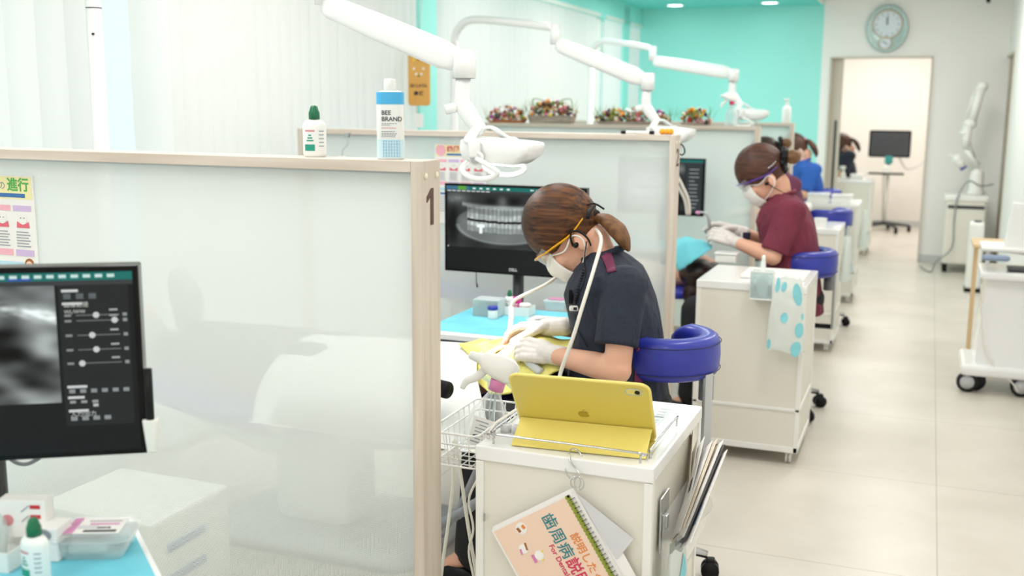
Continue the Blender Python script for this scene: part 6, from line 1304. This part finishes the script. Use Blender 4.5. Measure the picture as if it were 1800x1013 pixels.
# ---------------------------------------------------------------- under the working chair
t = thing('corrugated_hose', 'grey corrugated suction hose sloping behind the near post', 'hose', tuple(P(776, 930, 2.55)))
pts, _ = smooth_path([P(740, 950, 2.5), P(776, 922, 2.5), P(815, 899, 2.5), P(860, 870, 2.5), P(900, 850, 2.5)], 1, 12); MB().tube(pts, [.0145 if i % 2 else .0125 for i in range(len(pts))], 'hose_grey', 12).build('hose', t)
t = thing('support_tube', 'grey metal tube slanting between post and nearest cart', 'tube', tuple(P(810, 870, 2.6))); MB().tube([P(770, 948, 2.62), P(808, 890, 2.62), P(850, 800, 2.62), P(880, 745, 2.62)], .009, 'grey', 12, sub=3).build('tube', t)
for k, (lb, pp) in enumerate((('straight white hose falling from basket beside the near post', ((797, 775), (796, 850), (788, 920), (776, 1010), (770, 1100))), ('white hose falling from basket to the right of the others', ((800, 772), (812, 850), (822, 920), (838, 1015), (850, 1090))), ('thin cream wavy tube beside the cart\'s left side', ((838, 845), (824, 880), (832, 930), (824, 970), (834, 1025), (838, 1090))))):
    t = thing('thin_hose', lb, 'hose', tuple(P(*pp[0], 2.15))); MB().tube([P(x, y, 2.2 - .02 * k) for x, y in pp], (.0045, .0045, .003)[k], 'hose_cream', 8, sub=5).build('hose', t)
c = P(785, 685, 2.62); t = thing('chair_joystick', 'black round knob end beside the near post at chair arm', 'knob', tuple(c)); MB().tube([c + V((-.09, .03, 0)), c + V((.006, -.006, 0))], .0245, 'black', 20).build('knob', t)
# cabinet behind the near glass
t = thing('side_cabinet', 'white low cabinet with slotted drawers seen through the near frosted glass', 'cabinet', (-2.12, 2.3, 0))
MB().box((-2.06, 2.3, .175), (.40, .34, .33), 'white', .01).build('body', t)
for k in range(3): MB().box((-1.857, 2.27, .07 + k * .09), (.008, .16, .025), 'slate_blue', .004, 0).build('drawer_slot', t)
# ---------------------------------------------------------------- pieces that belong to a part hang under it
NEST = {'camera_lens': 'tablet_body', 'emblem': 'tablet_body', 'lens': 'lamp_head', 'maker_mark': 'lamp_head', 'handle': 'lamp_head', 'pivot_cap': 'lamp_head', 'caster': 'base_leg', 'trigger': 'spray_head',
        'glasses_lens': 'glasses_frame', 'hair_tie': 'ponytail', 'scrunchie': 'hair_bun', 'title': 'cover', 'spot_pictures': 'cover', 'shoulder_inset': 'scrub_top', 'side_inset': 'scrub_top', 'seam': 'backrest',
        'joint_ring': 'knuckle', 'lid_label': 'lid', 'drawer': 'drawer_housing', 'panel_lettering': 'screen', 'catch': 'carcass', 'door_latch': 'carcass', 'eyes': 'body', 'lips': 'body', 'earpiece_cord': 'earpiece', 'studs': 'case', 'hands': 'dial', 'screen_panel': 'screen'}
def base(n): return n.split('.')[0]
def ctr(o): return sum((V(c) for c in o.bound_box), V()) / 8
_ch = {}
for o in bpy.data.objects:
    if o.parent and o.type == 'MESH': _ch.setdefault(o.parent, []).append(o)
for root, cs in _ch.items():
    if root.type != 'EMPTY': continue
    for c in cs:
        pn = NEST.get(base(c.name))
        if not pn: continue
        ps = [p for p in cs if base(p.name) == pn]
        if ps: c.parent = min(ps, key=lambda p: (ctr(p) - ctr(c)).length)
GROUPS = {'instrument_cart': 'white instrument carts along the corridor', 'operator_stool': 'blue operator stools at the chairs', 'glass_partition': 'frosted glass partitions between the cubicles', 'operating_lamp': 'operating lamps over the chairs',
          'flower_planter': 'dried flower planters on the third partition', 'plastic_bag': 'dotted plastic bags on the carts', 'vertical_blind': 'vertical blinds along the window wall', 'downlight': 'downlights in the turquoise ceiling',
          'leaflet': 'papers in the side pocket', 'form_sheet': 'papers in the side pocket', 'brochure': 'papers in the side pocket', 'marker_pen': 'marker pens on the second partition', 'dental_chair': 'dental chairs', 'binder_ring': 'rings holding the booklet', 'thin_hose': 'thin hoses below the basket'}
for o in bpy.data.objects:
    if o.parent is None and o.get('label') and base(o.name) in GROUPS and not o.get('group'): o['group'] = GROUPS[base(o.name)]
